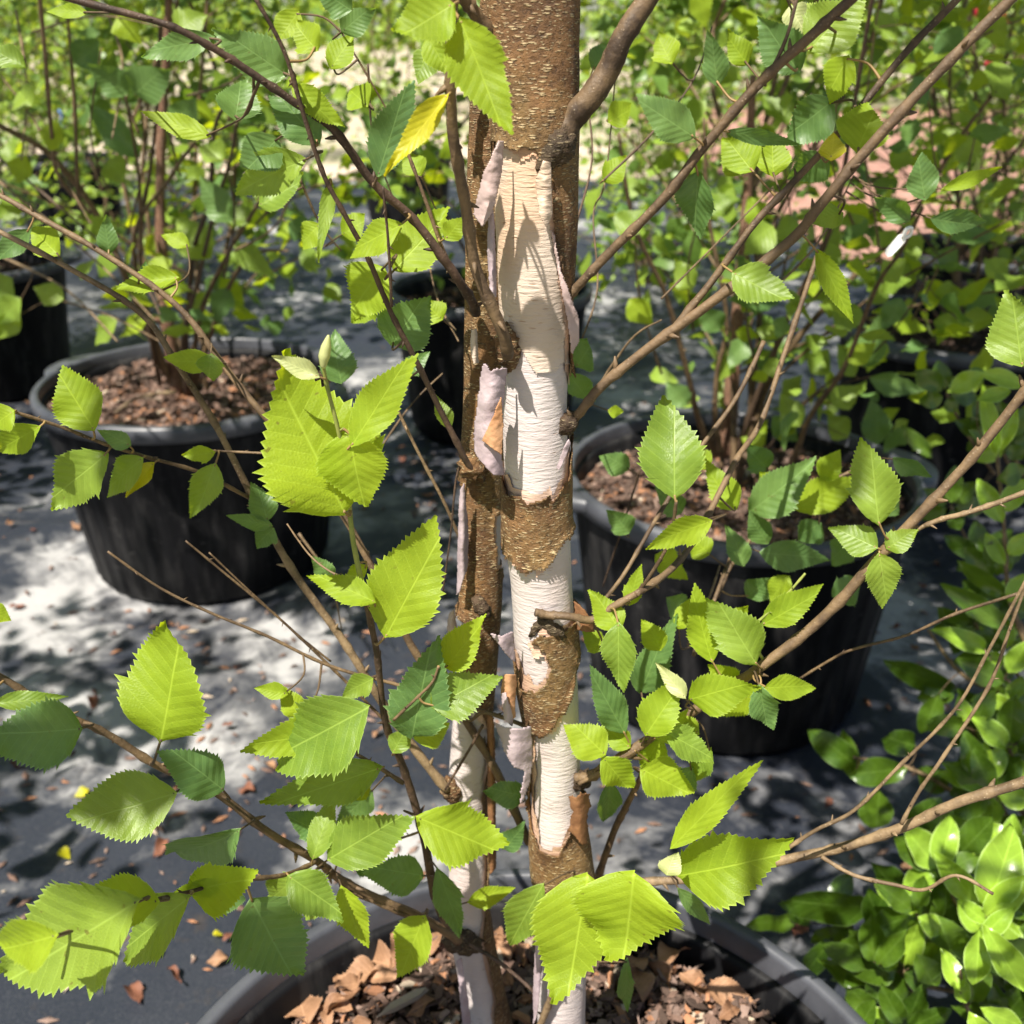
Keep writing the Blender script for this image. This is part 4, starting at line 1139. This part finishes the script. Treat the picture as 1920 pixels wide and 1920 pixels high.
def plant(name, base, height, spread, n_stems, r0, seed, label, cat, group, n_obj, per_site, L, keys, mat='twig', mass=None, twigs=9, low=0.15, jitter=0.06, keep=None, parent=None, lean=(0, 0)):
    t = parent or thing(name, base, label, cat, group)
    tubes, sites = grow(base, height, spread, n_stems, r0, seed, lean, twigs, low)
    nb = 0
    V, F = [], []
    for (p, r_) in tubes:
        if keep and sum(1 for q in p if not keep(Vector(q))) > len(p) * 0.3 and r_[0] < r0 * 0.9: continue
        v, f = tube(p, r_, 7)
        if r_[0] > r0 * 0.5 and nb < 14:
            obj("trunk" if r_[0] > r0 * 0.95 else "branch", mesh("branch", v, f, M[mat]), t, Matrix.Identity(4)); nb += 1
        else:
            k0 = len(V); V += v; F += [tuple(k0 + j for j in q) for q in f]
    if V:
        o = obj("twigs", mesh("twigs", V, F, M[mat]), t, Matrix.Identity(4)); o['kind'] = 'stuff'
    rr = random.Random(seed + 1)
    S_ = [s for s in sites for _ in range(per_site)]
    rr.shuffle(S_)
    crown(t, S_, n_obj, keys, L, seed + 2, mass, jitter, keep)
    return t

GAPS = [(Vector((-0.76, 1.90, 0.37)), 0.24), (Vector((-0.95, 1.80, 0.2)), 0.14), (Vector((0.27, 1.45, 0.36)), 0.15), (onz(200, 1130, 0), 0.24), (onz(40, 1050, 0), 0.26), (onz(690, 390, 0), 0.5), (onz(1150, 430, 0), 0.4), (onz(760, 330, 0), 0.6), (onz(450, 1240, 0), 0.18),
        (onz(600, 1400, 0), 0.17), (onz(1380, 1500, 0), 0.24), (onz(1200, 1500, 0), 0.16), (onz(780, 1480, 0), 0.12), (onz(150, 1890, 0), 0.2), (onz(300, 1200, 0), 0.16), (onz(680, 1250, 0), 0.12)]
def lets_sun(p):
    """a gap in the canopy where the photograph shows a sunlit patch below"""
    for g_, rad_ in GAPS:
        d = p - g_
        if (d - SUN * d.dot(SUN)).length < rad_: return False
    return True
def shade_crown(t, x, y, z0, z1, rad, n, L, seed, keep=None):  # unseen leaves added overhead for shade, with holes shaped to let sun through
    r = random.Random(seed)
    items = []
    for i in range(n):
        a_ = r.uniform(0, 6.28); z = r.uniform(z0, z1); q = (z - z0) / (z1 - z0)
        rr = rad * (1.15 - 0.75 * q) * math.sqrt(r.random())
        p = Vector((x + rr * math.cos(a_), y + rr * math.sin(a_), z))
        if noise.noise(p * 1.7) + 0.35 * noise.noise(p * 5) < -0.02 or in_view(p, 110) or not lets_sun(p): continue
        if keep and not keep(p): continue
        items.append((rand_leaf_matrix(p, L * r.uniform(0.7, 1.2), r), r.randrange(4), 0 if r.random() < 0.7 else 1))
    leaf_mass("crown", [M['leaf_far'], M['leaf_far_bright']], FAR['L'], items, t)
# leaves of the two potted birches behind (their crowns go on above the picture)
plant(None, (-0.642, 1.98, 0.355), 2.2, 0.8, 4, 0.005, 21, None, None, None, 290, 6, 0.050, ('M', 'M', 'MY', 'MS'), twigs=14, parent=ltree, low=0.06, jitter=0.05, lean=(-0.1, 0.1), keep=lambda p: p.z > 0.5 and not (p.y < 1.5 and p.z < 0.75))
plant(None, (0.362, 1.50, 0.345), 2.1, 0.75, 4, 0.005, 22, None, None, None, 290, 6, 0.048, ('M', 'M', 'MY', 'MS'), twigs=14, parent=rtree, low=0.06, jitter=0.05, lean=(0.2, 0.15), keep=lambda p: p.z > 0.5 and p.x > 0.12 and p.y > 1.0)
# upper crown of the front birch, above the picture
plant(None, (0.02, 0.47, 1.05), 1.6, 0.6, 3, 0.007, 23, None, None, None, 0, 6, 0.055, ('M',), twigs=13, parent=tree, low=0.2, jitter=0.05, mass=[M['leaf'], M['leaf_backlit']],
      keep=lambda p: p.z > 1.22 and p.y > 0.42 and not in_view(p, 90))
shade_crown(tree, 0.02, 0.50, 1.25, 2.9, 0.75, 2600, 0.062, 61, lambda p: p.y > 0.43)
def off_trunk(p):
    for k in range(9):
        g_ = Vector((0.02, 0.45, 0.40 + 0.08 * k)); d = p - g_
        if (d - SUN * d.dot(SUN)).length < 0.075: return False
    for (x_, y_) in ((600, 830), (650, 900), (1180, 1700), (320, 1290), (1270, 840)):
        d = p - at(x_, y_, 0.40)
        if (d - SUN * d.dot(SUN)).length < 0.05: return False
    return True
shade_crown(tree, 0.0, 0.12, 1.3, 2.1, 0.62, 700, 0.06, 60, lambda p: p.y <= 0.43 and off_trunk(p))  # unseen leaves added to dapple the near foliage, holes left over the trunk
shade_crown(ltree, -0.70, 2.0, 1.15, 2.9, 0.85, 2400, 0.065, 62)
shade_crown(rtree, 0.42, 1.55, 1.15, 2.8, 0.8, 2000, 0.065, 63)
for i, (x, y, lab) in enumerate(((-1.25, 0.62, "unseen potted birch added outside the left edge for shade, nearest the camera"), (-1.85, 1.9, "unseen potted birch added outside the left edge for shade, beside the left pot"))):
    shade_birch = plant("birch_tree", (x, y, 0.34), 2.2, 0.6, 3, 0.012, 64 + i, lab, "tree", PB, 0, 3, 0.055, ('M',), parent=None, low=0.2, jitter=0.05, keep=lambda p: not in_view(p, 20))  # out-of-view birches put in to throw dappled shade on the mat
    shade_crown(shade_birch, x, y, 0.9, 2.9, 0.75, 1700, 0.07, 66 + i)
    make_pot(x, y, 0.29, 0.39, ["unseen black pot of the added shade birch, nearest the camera", "unseen black pot of the added shade birch, beside the left pot"][i], PG, 0.4, ns=48)
GB = "potted shrubs and birches in the rows behind"
BG = [  # x, y, z, height, spread, stems, seed, label, n_obj, per_site, L, keys
    (-0.06, 2.80, 0.34, 2.0, 0.6, 4, 31, "young birch in the pot behind the middle of the white trunk", 140, 3, 0.05, ('M', 'L', 'MY')),
    (-1.66, 3.15, 0.34, 1.7, 0.75, 6, 32, "bushy plant in the shaded pot at the left edge", 160, 4, 0.05, ('L', 'B', 'B')),
    (1.07, 2.40, 0.34, 1.6, 0.75, 5, 33, "leafy plant in the shaded pot behind the glossy shrub", 160, 4, 0.045, ('L', 'L', 'B')),
    (1.52, 3.35, 0.34, 1.8, 0.9, 6, 34, "dense plant in the pot farther back at the right", 180, 5, 0.045, ('L', 'L', 'B')),
    (-2.45, 5.9, 0.34, 2.0, 1.2, 7, 35, "bright leafy shrub in the distant pot at upper left", 160, 5, 0.06, ('B', 'B', 'B', 'L')),
    (-0.62, 6.3, 0.34, 1.7, 0.7, 4, 36, "sparse shrub in the distant pot left of the trunk", 90, 3, 0.055, ('L', 'B')),
    (-1.55, 4.5, 0.0, 1.5, 0.9, 7, 37, "bright low shrub behind the left birch", 160, 5, 0.05, ('B', 'B', 'B', 'L')),
    (0.62, 4.6, 0.0, 1.7, 0.9, 6, 38, "pale green shrub behind the limb right of the trunk", 160, 5, 0.055, ('B', 'L')),
    (2.3, 4.6, 0.0, 1.9, 1.0, 6, 39, "broad green shrub by the mulch bed at the right", 150, 4, 0.055, ('L', 'L', 'B')),
    (-3.4, 7.6, 0.0, 2.3, 1.3, 7, 40, "tall yellow green bush at the far left", 120, 5, 0.07, ('B', 'B', 'B', 'L')),
    (1.1, 7.4, 0.0, 2.2, 1.2, 6, 41, "tall pale bush far behind right of the trunk", 120, 5, 0.07, ('B', 'L')),
    (-2.35, 9.6, 0.36, 1.6, 1.0, 5, 42, "shrub in the farthest pot at upper left", 60, 4, 0.07, ('B', 'L')),
]
for (x, y, z, h, sp, ns_, sd_, lab, no, ps, L, ks) in BG:
    t_ = plant("potted_shrub" if z > 0 else "shrub", (x, y, z), h, sp, ns_, 0.0055, sd_, lab, "shrub", GB, no, max(3, ps - 1), L * 0.86, ks, twigs=13, low=0.03, jitter=0.09)
    if y < 3.5: shade_crown(t_, x, y, 1.25, 2.9, sp * 1.1, 900, 0.08, sd_ + 100)
rs = plant("flowering_shrub", (3.3, 6.2, 0.0), 2.0, 1.0, 7, 0.012, 43, "dark red leaved shrub with red flowers at the top right corner", "shrub", GB, 150, 4, 0.055, ('R', 'L', 'L'), twigs=13, low=0.05, jitter=0.1, mass=[M['leaf_far'], M['leaf_red']])
def blob(name, p, r, mat, parent=None, seed=0):
    v, f = [], []
    nu, nv_ = 8, 6
    for j in range(nv_ + 1):
        ph = math.pi * j / nv_
        for k in range(nu):
            th = 2 * math.pi * k / nu
            rr = r * (1 + 0.25 * math.sin(3 * th + seed) * math.sin(ph))
            v.append((p[0] + rr * math.sin(ph) * math.cos(th), p[1] + rr * math.sin(ph) * math.sin(th), p[2] + rr * 0.8 * math.cos(ph)))
    for j in range(nv_):
        for k in range(nu):
            k2 = (k + 1) % nu
            f.append((j * nu + k, j * nu + k2, (j + 1) * nu + k2, (j + 1) * nu + k))
    return obj(name, mesh(name, v, f, mat), parent, Matrix.Identity(4) if parent else None)
for i, (x, y) in enumerate([(1745, 102), (1778, 254), (1862, 62), (1858, 118), (1838, 20), (1890, 30)]):
    blob("flower", at(x, y, 5.4), 0.035, M['berry'], rs, i)

# far row of trees that closes the view
def treeline():
    r = random.Random(77)
    items = []
    for i in range(15000):
        x = r.uniform(-16, 16); y = 15 + r.random() ** 1.3 * 5
        h = 3.4 + 1.2 * math.sin(x * 0.8) + 0.8 * math.sin(x * 2.3 + 1)
        z = h * r.random() ** 0.8
        if x < 2 and x > -6 and z < 0.9 and r.random() < 0.8: continue
        items.append((rand_leaf_matrix(Vector((x, y, z)), r.uniform(0.14, 0.3), r), r.randrange(4), 0 if r.random() < 0.5 else 1))
    o = leaf_mass("treeline", [M['leaf_far'], M['leaf_far_bright']], FAR['L'], items, None)
    tag(o, "far green wood closing the view behind the nursery", None, None, 'stuff')
treeline()

# ------------------------------------------------------------------ glossy shrub at the right
spot = Vector((0.80, 0.86, 0.0))
make_pot(spot.x, spot.y, 0.20, 0.24, "smaller black pot of the glossy shrub, mostly out of frame at lower right", PG, 0.3, ns=48, handles=False)
gs = thing("glossy_shrub", spot + Vector((0, 0, 0.2)), "evergreen shrub with smooth glossy oval leaves at lower right", "shrub")
Gk = dict(owner='gloss')
for path, y0, y1 in (("2240,1900 2050,1800 1900,1740 1760,1690 1640,1700 1540,1730", .84, .80), ("2250,1880 2080,1700 1960,1600 1850,1540 1780,1480 1700,1440 1600,1420", .85, .92),
                     ("2250,1860 2100,1600 1990,1350 1900,1150 1880,1000 1870,850", .86, .95), ("2240,1900 2060,1860 1900,1880 1800,1860 1680,1840", .82, .72),
                     ("2240,1850 2050,1500 1900,1330 1800,1260 1740,1180", .86, .95), ("2200,1950 2000,1900 1900,1820 1850,1730 1840,1680", .76, .62), ("2200,1980 2020,1980 1900,1960 1820,1900 1800,1820", .7, .58)):
    branch(gs, B(path), y0, y1, 9, 4, 'twig_tan', "stem", **Gk)
GLOSS = """
1610 1440 1524 1370 62 Q .92|1600 1460 1580 1375 44 Q .92|1700 1440 1592 1455 62 Q .9|1650 1480 1640 1560 70 Q .9|1720 1400 1655 1380 62 Q .92|1780 1480 1730 1440 60 Q .9|1860 1500 1800 1440 70 Q .85|1850 1390 1830 1500 60 N .85
1700 1560 1760 1500 60 Q .85|1760 1540 1700 1590 70 Q .84|1640 1700 1480 1700 70 Q .8|1600 1740 1520 1780 60 Q .8|1700 1690 1640 1620 64 Q .8|1720 1720 1690 1860 90 Q .74|1760 1720 1800 1830 92 Q .72|1680 1840 1640 1770 56 Q .72
1700 1890 1620 1780 62 Q .7|1640 1860 1540 1800 52 Q .74|1660 1800 1560 1850 60 Q .74|1700 1700 1640 1660 40 N .78|1680 1740 1640 1800 50 N .78|1840 1700 1750 1600 58 N .62|1850 1710 1905 1560 96 N .60|1846 1720 1925 1640 60 N .6
1850 1730 1800 1690 36 N .60|1836 1740 1830 1850 56 N .57|1846 1735 1935 1880 66 N .55|1838 1760 1900 1700 40 N .58|1800 1860 1770 1780 44 N .58|1810 1880 1792 1830 38 N .58|1820 1900 1870 1990 62 N .54|1840 1890 1925 1930 50 N .55
1820 1880 1850 1800 50 Q .6|1740 1940 1660 1900 52 Q .66|1760 1930 1700 1890 50 Q .66|1870 860 1840 720 36 N .92|1870 850 1905 760 40 N .92|1880 980 1830 900 46 N .92|1880 960 1925 900 46 N .92|1885 1060 1845 1000 34 N .92|1890 1040 1930 1000 40 N .92
1890 1120 1800 1060 40 Q .92|1890 1130 1925 1080 44 N .9|1895 1180 1770 1100 48 Q .9|1850 1220 1760 1180 44 N .92|1860 1230 1790 1240 46 Q .92|1800 1300 1660 1250 60 Q .95|1790 1290 1720 1310 60 Q .95|1880 1280 1800 1240 56 Q .9|1890 1260 1930 1200 50 N .9
1900 1330 1830 1310 50 N .9|1920 1380 1850 1340 54 Q .88|1900 1420 1860 1360 40 N .86|1930 1450 1870 1430 50 N .85|1560 1760 1500 1840 44 Q .8|1500 1720 1400 1740 40 Q .82|1560 1700 1590 1640 50 Q .82|1520 1730 1470 1690 46 Q .82|1590 1740 1640 1820 56 Q .78
1780 1620 1700 1640 60 Q .78|1800 1600 1860 1540 60 Q .78|1740 1660 1800 1700 60 Q .76|1880 1760 1930 1800 60 Q .62|1780 1780 1850 1770 50 Q .66|1640 1900 1590 1850 52 Q .7|1720 1790 1760 1860 60 Q .68|1750 860 1690 800 30 Q 1.2
1840 700 1925 720 40 N .92|1830 750 1900 730 34 N .93|1870 900 1925 880 40 Q .93|1880 1010 1840 1060 44 Q .93|1895 1110 1930 1150 40 Q .92|1850 1250 1880 1330 40 Q .92|1760 1300 1730 1380 50 Q .93|1930 1300 1890 1380 44 Q .88
"""
for row in GLOSS.strip().replace("\n", "|").split("|"):
    q = row.split()
    hang_leaf(gs, 'gloss', (float(q[0]), float(q[1])), (float(q[2]), float(q[3])), float(q[4]), q[5], float(q[6]))

rw = random.Random(31)
for k_ in range(62):
    hx = rw.uniform(1560, 1960); hy = rw.uniform(1180, 1960)
    if k_ >= 40: hx = rw.uniform(1770, 1950); hy = rw.uniform(720, 1500)
    if k_ < 40 and hx + (hy - 1180) * 0.55 < 2010 and not (hy > 1650 and hx > 1620): continue
    if hx < 1600 and hy < 1600: continue
    Yw = 0.98 - 0.34 * (hy - 1180) / 780 + rw.uniform(-0.04, 0.06)
    a0 = rw.uniform(0, 6.28)
    for q_ in range(rw.choice([5, 6, 7])):
        a_ = a0 + q_ * 1.05 + rw.uniform(-0.25, 0.25)
        L_ = rw.uniform(70, 105) * (0.8 if hy < 1400 else 1.0)
        hang_leaf(gs, 'gloss', (hx + 8 * math.cos(a_), hy + 8 * math.sin(a_)), (hx + L_ * math.cos(a_), hy - 12 + L_ * 0.85 * math.sin(a_)), L_ * rw.uniform(0.5, 0.66), 'N' if rw.random() < (0.5 if hx > 1740 and hy > 1560 else 0.16) else 'Q', Yw + rw.uniform(-0.02, 0.02))
    branch(gs, [(hx + 1, hy), (hx + 30, hy + 60), (hx + 90, hy + 150)], Yw, Yw + 0.05, 3.5, 4.5, 'twig_tan', "stem", **Gk)
# ------------------------------------------------------------------ small things
tg = thing("plant_tag", at(1690, 450, 0.72), "small white plastic tag hanging from a twig at the right", "tag")
def slab(name, pts, Y, th, mat, parent):
    v = [at(x, y, Y) for x, y in pts] + [at(x, y, Y + th) for x, y in pts]
    n = len(pts)
    f = [tuple(range(n))[::-1], tuple(range(n, 2 * n))] + [(i, (i + 1) % n, n + (i + 1) % n, n + i) for i in range(n)]
    return obj(name, mesh(name, v, f, mat, False), parent, Matrix.Identity(4))
slab("label_plate", [(1659, 474), (1662, 466), (1685, 440), (1692, 438), (1699, 446), (1698, 453), (1672, 480), (1664, 482)], 0.72, 0.002, M['tag_white'], tg)
v, f = tube(*smooth_path([at(1693, 444, 0.72), at(1700, 430, 0.718), at(1709, 428, 0.72), at(1706, 440, 0.722), at(1696, 446, 0.722)], [0.0014] * 5, 5), 6)
obj("loop", mesh("loop", v, f, M['tag_white']), tg, Matrix.Identity(4))
bt = thing("plant_tag", at(112, 238, 4.2), "small blue tag among the leaves at upper left", "tag")
slab("label_plate", [(104, 232), (118, 230), (120, 244), (106, 246)], 4.2, 0.006, M['tag_blue'], bt)
v, f = tube(*smooth_path([at(112, 232, 4.2), at(116, 218, 4.19), at(110, 206, 4.2)], [0.004] * 3, 4), 5)
obj("loop", mesh("loop", v, f, M['tag_blue']), bt, Matrix.Identity(4))
p0 = onz(262, 205, 0.0)
ps = thing("steel_post", p0, "pale grey steel post rising at the upper left edge of the view", "post")
v, f = tube([p0 + Vector((0, 0, z)) for z in (0, 1.0, 2.0)], [0.055] * 3, 16)
obj("shaft", mesh("post_shaft", v, f, M['post']), ps, Matrix.Identity(4))
v, f = tube([p0 + Vector((0, 0, z)) for z in (2.0, 2.02, 2.05)], [0.062, 0.062, 0.02], 16)
obj("cap", mesh("post_cap", v, f, M['post']), ps, Matrix.Identity(4))

# dry leaves and larger chips in the front pot, each a thing
r = random.Random(5)
ZS = FP[3] - 0.045
def soil_z(x, y): return ZS + 0.012 * noise.noise(Vector((x, y, 0)) * 14)
def lay(me, x, y, z, L, r, tilt=0.3, wd=1.0, yaw=None):
    from mathutils import Euler
    e = Euler((r.gauss(0, tilt), r.gauss(0, tilt), r.uniform(0, 6.28) if yaw is None else yaw)).to_matrix().to_4x4()
    return Matrix.Translation((x, y, z)) @ e @ Matrix.Diagonal((L, L * wd, L, 1))
spots = [(590, 1835), (640, 1800), (700, 1760), (560, 1890), (620, 1880), (680, 1840), (520, 1905), (740, 1790), (600, 1860), (690, 1905), (960, 1720), (985, 1760), (970, 1690), (1000, 1700), (940, 1740),
         (1240, 1740), (1290, 1790), (1250, 1790), (1215, 1760), (1330, 1840), (660, 1870), (725, 1735), (790, 1790), (1380, 1880), (640, 1770), (575, 1860), (705, 1800), (960, 1800), (1200, 1880), (820, 1880)]
for i, (x, y) in enumerate(spots):
    p = onz(x + r.uniform(-8, 8), y + r.uniform(-6, 6), ZS + 0.008)
    if (p.x - FP[0]) ** 2 + (p.y - FP[1]) ** 2 > (FP[2] * 0.86) ** 2: 
        d = Vector((p.x - FP[0], p.y - FP[1], 0)); d = d.normalized() * FP[2] * 0.85
        p = Vector((FP[0] + d.x, FP[1] + d.y, p.z))
    o = obj("dry_leaf", r.choice(LV['D']), None, lay(None, p.x, p.y, soil_z(p.x, p.y) + 0.010, r.uniform(0.018, 0.042), r, 0.35, r.uniform(.7, 1.2)))
    tag(o, "curled orange brown dry leaf on the mulch " + ('left of the thinner trunk' if x < 850 else 'between the two trunks' if x < 1010 else 'right of the thicker trunk'), "dry leaf", "dry leaves on the front pot's mulch")
def chip_mesh(name, mat, seed):
    q = random.Random(seed)
    n = 6
    v = []
    for s in (-1, 1):
        for i in range(n):
            a_ = 2 * math.pi * i / n
            v.append((0.5 * math.cos(a_) * q.uniform(.7, 1.1), 0.22 * math.sin(a_) * q.uniform(.7, 1.2), s * 0.05 * q.uniform(.6, 1.3) + 0.05 * math.cos(a_ * 1.0)))
    f = [tuple(range(n))[::-1], tuple(range(n, 2 * n))] + [(i, (i + 1) % n, n + (i + 1) % n, n + i) for i in range(n)]
    return mesh(name, v, f, mat, False)
CM = [chip_mesh("bark_chip", CHIP[i % 5], i) for i in range(10)]
for i in range(110):
    x, y = r.choice([(r.uniform(440, 850), r.uniform(1740, 1920)), (r.uniform(930, 1020), r.uniform(1690, 1920)), (r.uniform(1120, 1560), r.uniform(1740, 1920))])
    p = onz(x, y, ZS + 0.006)
    if (p.x - FP[0]) ** 2 + (p.y - FP[1]) ** 2 > (FP[2] * 0.86) ** 2: continue
    o = obj("bark_chip", r.choice(CM), None, lay(None, p.x, p.y, soil_z(p.x, p.y) + 0.006, r.uniform(0.010, 0.022), r, 0.3))
    tag(o, "flat bark chip lying loose on the mulch " + ('left of the thinner trunk' if x < 860 else 'between the two trunks' if x < 1030 else 'right of the thicker trunk'), "bark chip", "bark chips on the front pot's mulch")
o = obj("wood_splinter", CM[3], None, lay(None, *onz(760, 1880, ZS + 0.012)[:2], ZS + 0.014, 0.045, r, 0.05, 0.35, 0.45)); o.data = chip_mesh("wood_splinter", CHIP[3], 99)
tag(o, "long pale wood splinter lying on the mulch left of the trunks", "wood splinter")

# fallen leaves on the weed mat
fl = [(30, 995), (165, 985), (60, 1010), (150, 1005), (20, 1150), (590, 900), (290, 1110), (300, 1570), (180, 1310), (500, 1440), (420, 1380), (600, 1395), (700, 1390), (480, 1500), (320, 1590),
      (300, 1810), (320, 1835), (420, 1780), (430, 1810), (250, 1860), (1450, 1400), (1480, 1395), (1550, 1350), (1690, 1180), (1720, 1230), (1730, 1100), (1500, 1740), (1490, 1760), (1520, 1700), (1630, 1870), (1640, 1900),
      (760, 860), (790, 870), (740, 780), (720, 560), (640, 560), (480, 590), (570, 520), (1180, 690), (1300, 640), (1600, 1420), (20, 1440), (380, 1230), (440, 1260), (220, 1200), (700, 950), (810, 960), (1750, 1060), (1690, 1640), (1560, 1500), (560, 1560), (60, 760), (100, 745), (45, 715)]
for i, (x, y) in enumerate(fl):
    p = onz(x, y, 0.0)
    o = obj("fallen_leaf", r.choice(LV['R'] if i % 3 else LV['D']), None, lay(None, p.x, p.y, matz(p.x, p.y) + 0.008, r.uniform(0.018, 0.036), r, 0.2, r.uniform(.5, 1.0)))
    tint_ = 'red brown' if i % 3 else 'orange brown'
    where = ("on the mat above and left of the left pot's rim" if y < 800 and x < 300 else "on the shaded mat behind the white trunk" if y < 800 else "on the mat between the white trunk and the left pot" if x > 560 and y < 1000 else
             "on the mat beside the left pot's wall" if x < 400 and y < 1200 else "on the pale mat in front of the left pot" if y < 1330 and x < 600 else "on the mat at the foot of the ribbed pot" if x > 1400 and y < 1460 and y > 1300 else
             "on the dark mat behind the glossy shrub" if x > 1600 and y < 1300 else "under the glossy shrub's leaves" if x > 1400 else "on the grey mat left of the front pot's rim" if y > 1700 else "on the dark mat behind the low left limb")
    tag(o, tint_ + " fallen leaf " + where, "fallen leaf", "fallen leaves on the weed mat")
for (x, y, lab) in ((112, 1597, "bright yellow fallen leaf on the dark mat at lower left"), (170, 1492, "yellow fallen leaf half hidden behind a green leaf at the left"), (402, 1768, "tiny yellow leaf on the mat beside the front pot rim")):
    p = onz(x, y, 0.0)
    o = obj("fallen_leaf", LV['G'][0], None, lay(None, p.x, p.y, matz(p.x, p.y) + 0.008, 0.022 if y < 1700 else 0.012, r, 0.1, 1.2))
    tag(o, lab, "fallen leaf", "fallen leaves on the weed mat")
# fine litter on the mat
V, F, MI = [], [], []
for i in range(1500):
    cx_, cy_ = r.choice([(-0.75, 1.45), (-0.2, 1.2), (0.3, 2.3), (0.75, 1.3), (-0.45, 0.85), (-0.9, 2.6)])
    x, y = r.gauss(cx_, 0.45), r.gauss(cy_, 0.35)
    if y < 0.5: continue
    if any((x - P_[0]) ** 2 + (y - P_[1]) ** 2 < (P_[2] * 0.84) ** 2 for P_ in POTS): continue
    L = r.uniform(0.003, 0.014); a_ = r.uniform(0, 6.28); z = matz(x, y) + 0.003
    k0 = len(V)
    dx, dy = math.cos(a_) * L, math.sin(a_) * L
    ex, ey = -math.sin(a_) * L * .35, math.cos(a_) * L * .35
    V += [(x - dx, y - dy, z), (x + ex, y + ey, z + 0.001), (x + dx, y + dy, z), (x - ex, y - ey, z + 0.001), (x, y, z + L * 0.35)]
    F += [(k0, k0 + 3, k0 + 4), (k0 + 3, k0 + 2, k0 + 4), (k0 + 2, k0 + 1, k0 + 4), (k0 + 1, k0, k0 + 4)]; mi = r.choices(range(5), (4, 3, 4, 1, 3))[0]; MI += [mi] * 4
o = obj("litter", mesh("litter", V, F, CHIP, False, MI)); tag(o, "fine brown litter strewn over the weed mat", None, None, 'stuff')
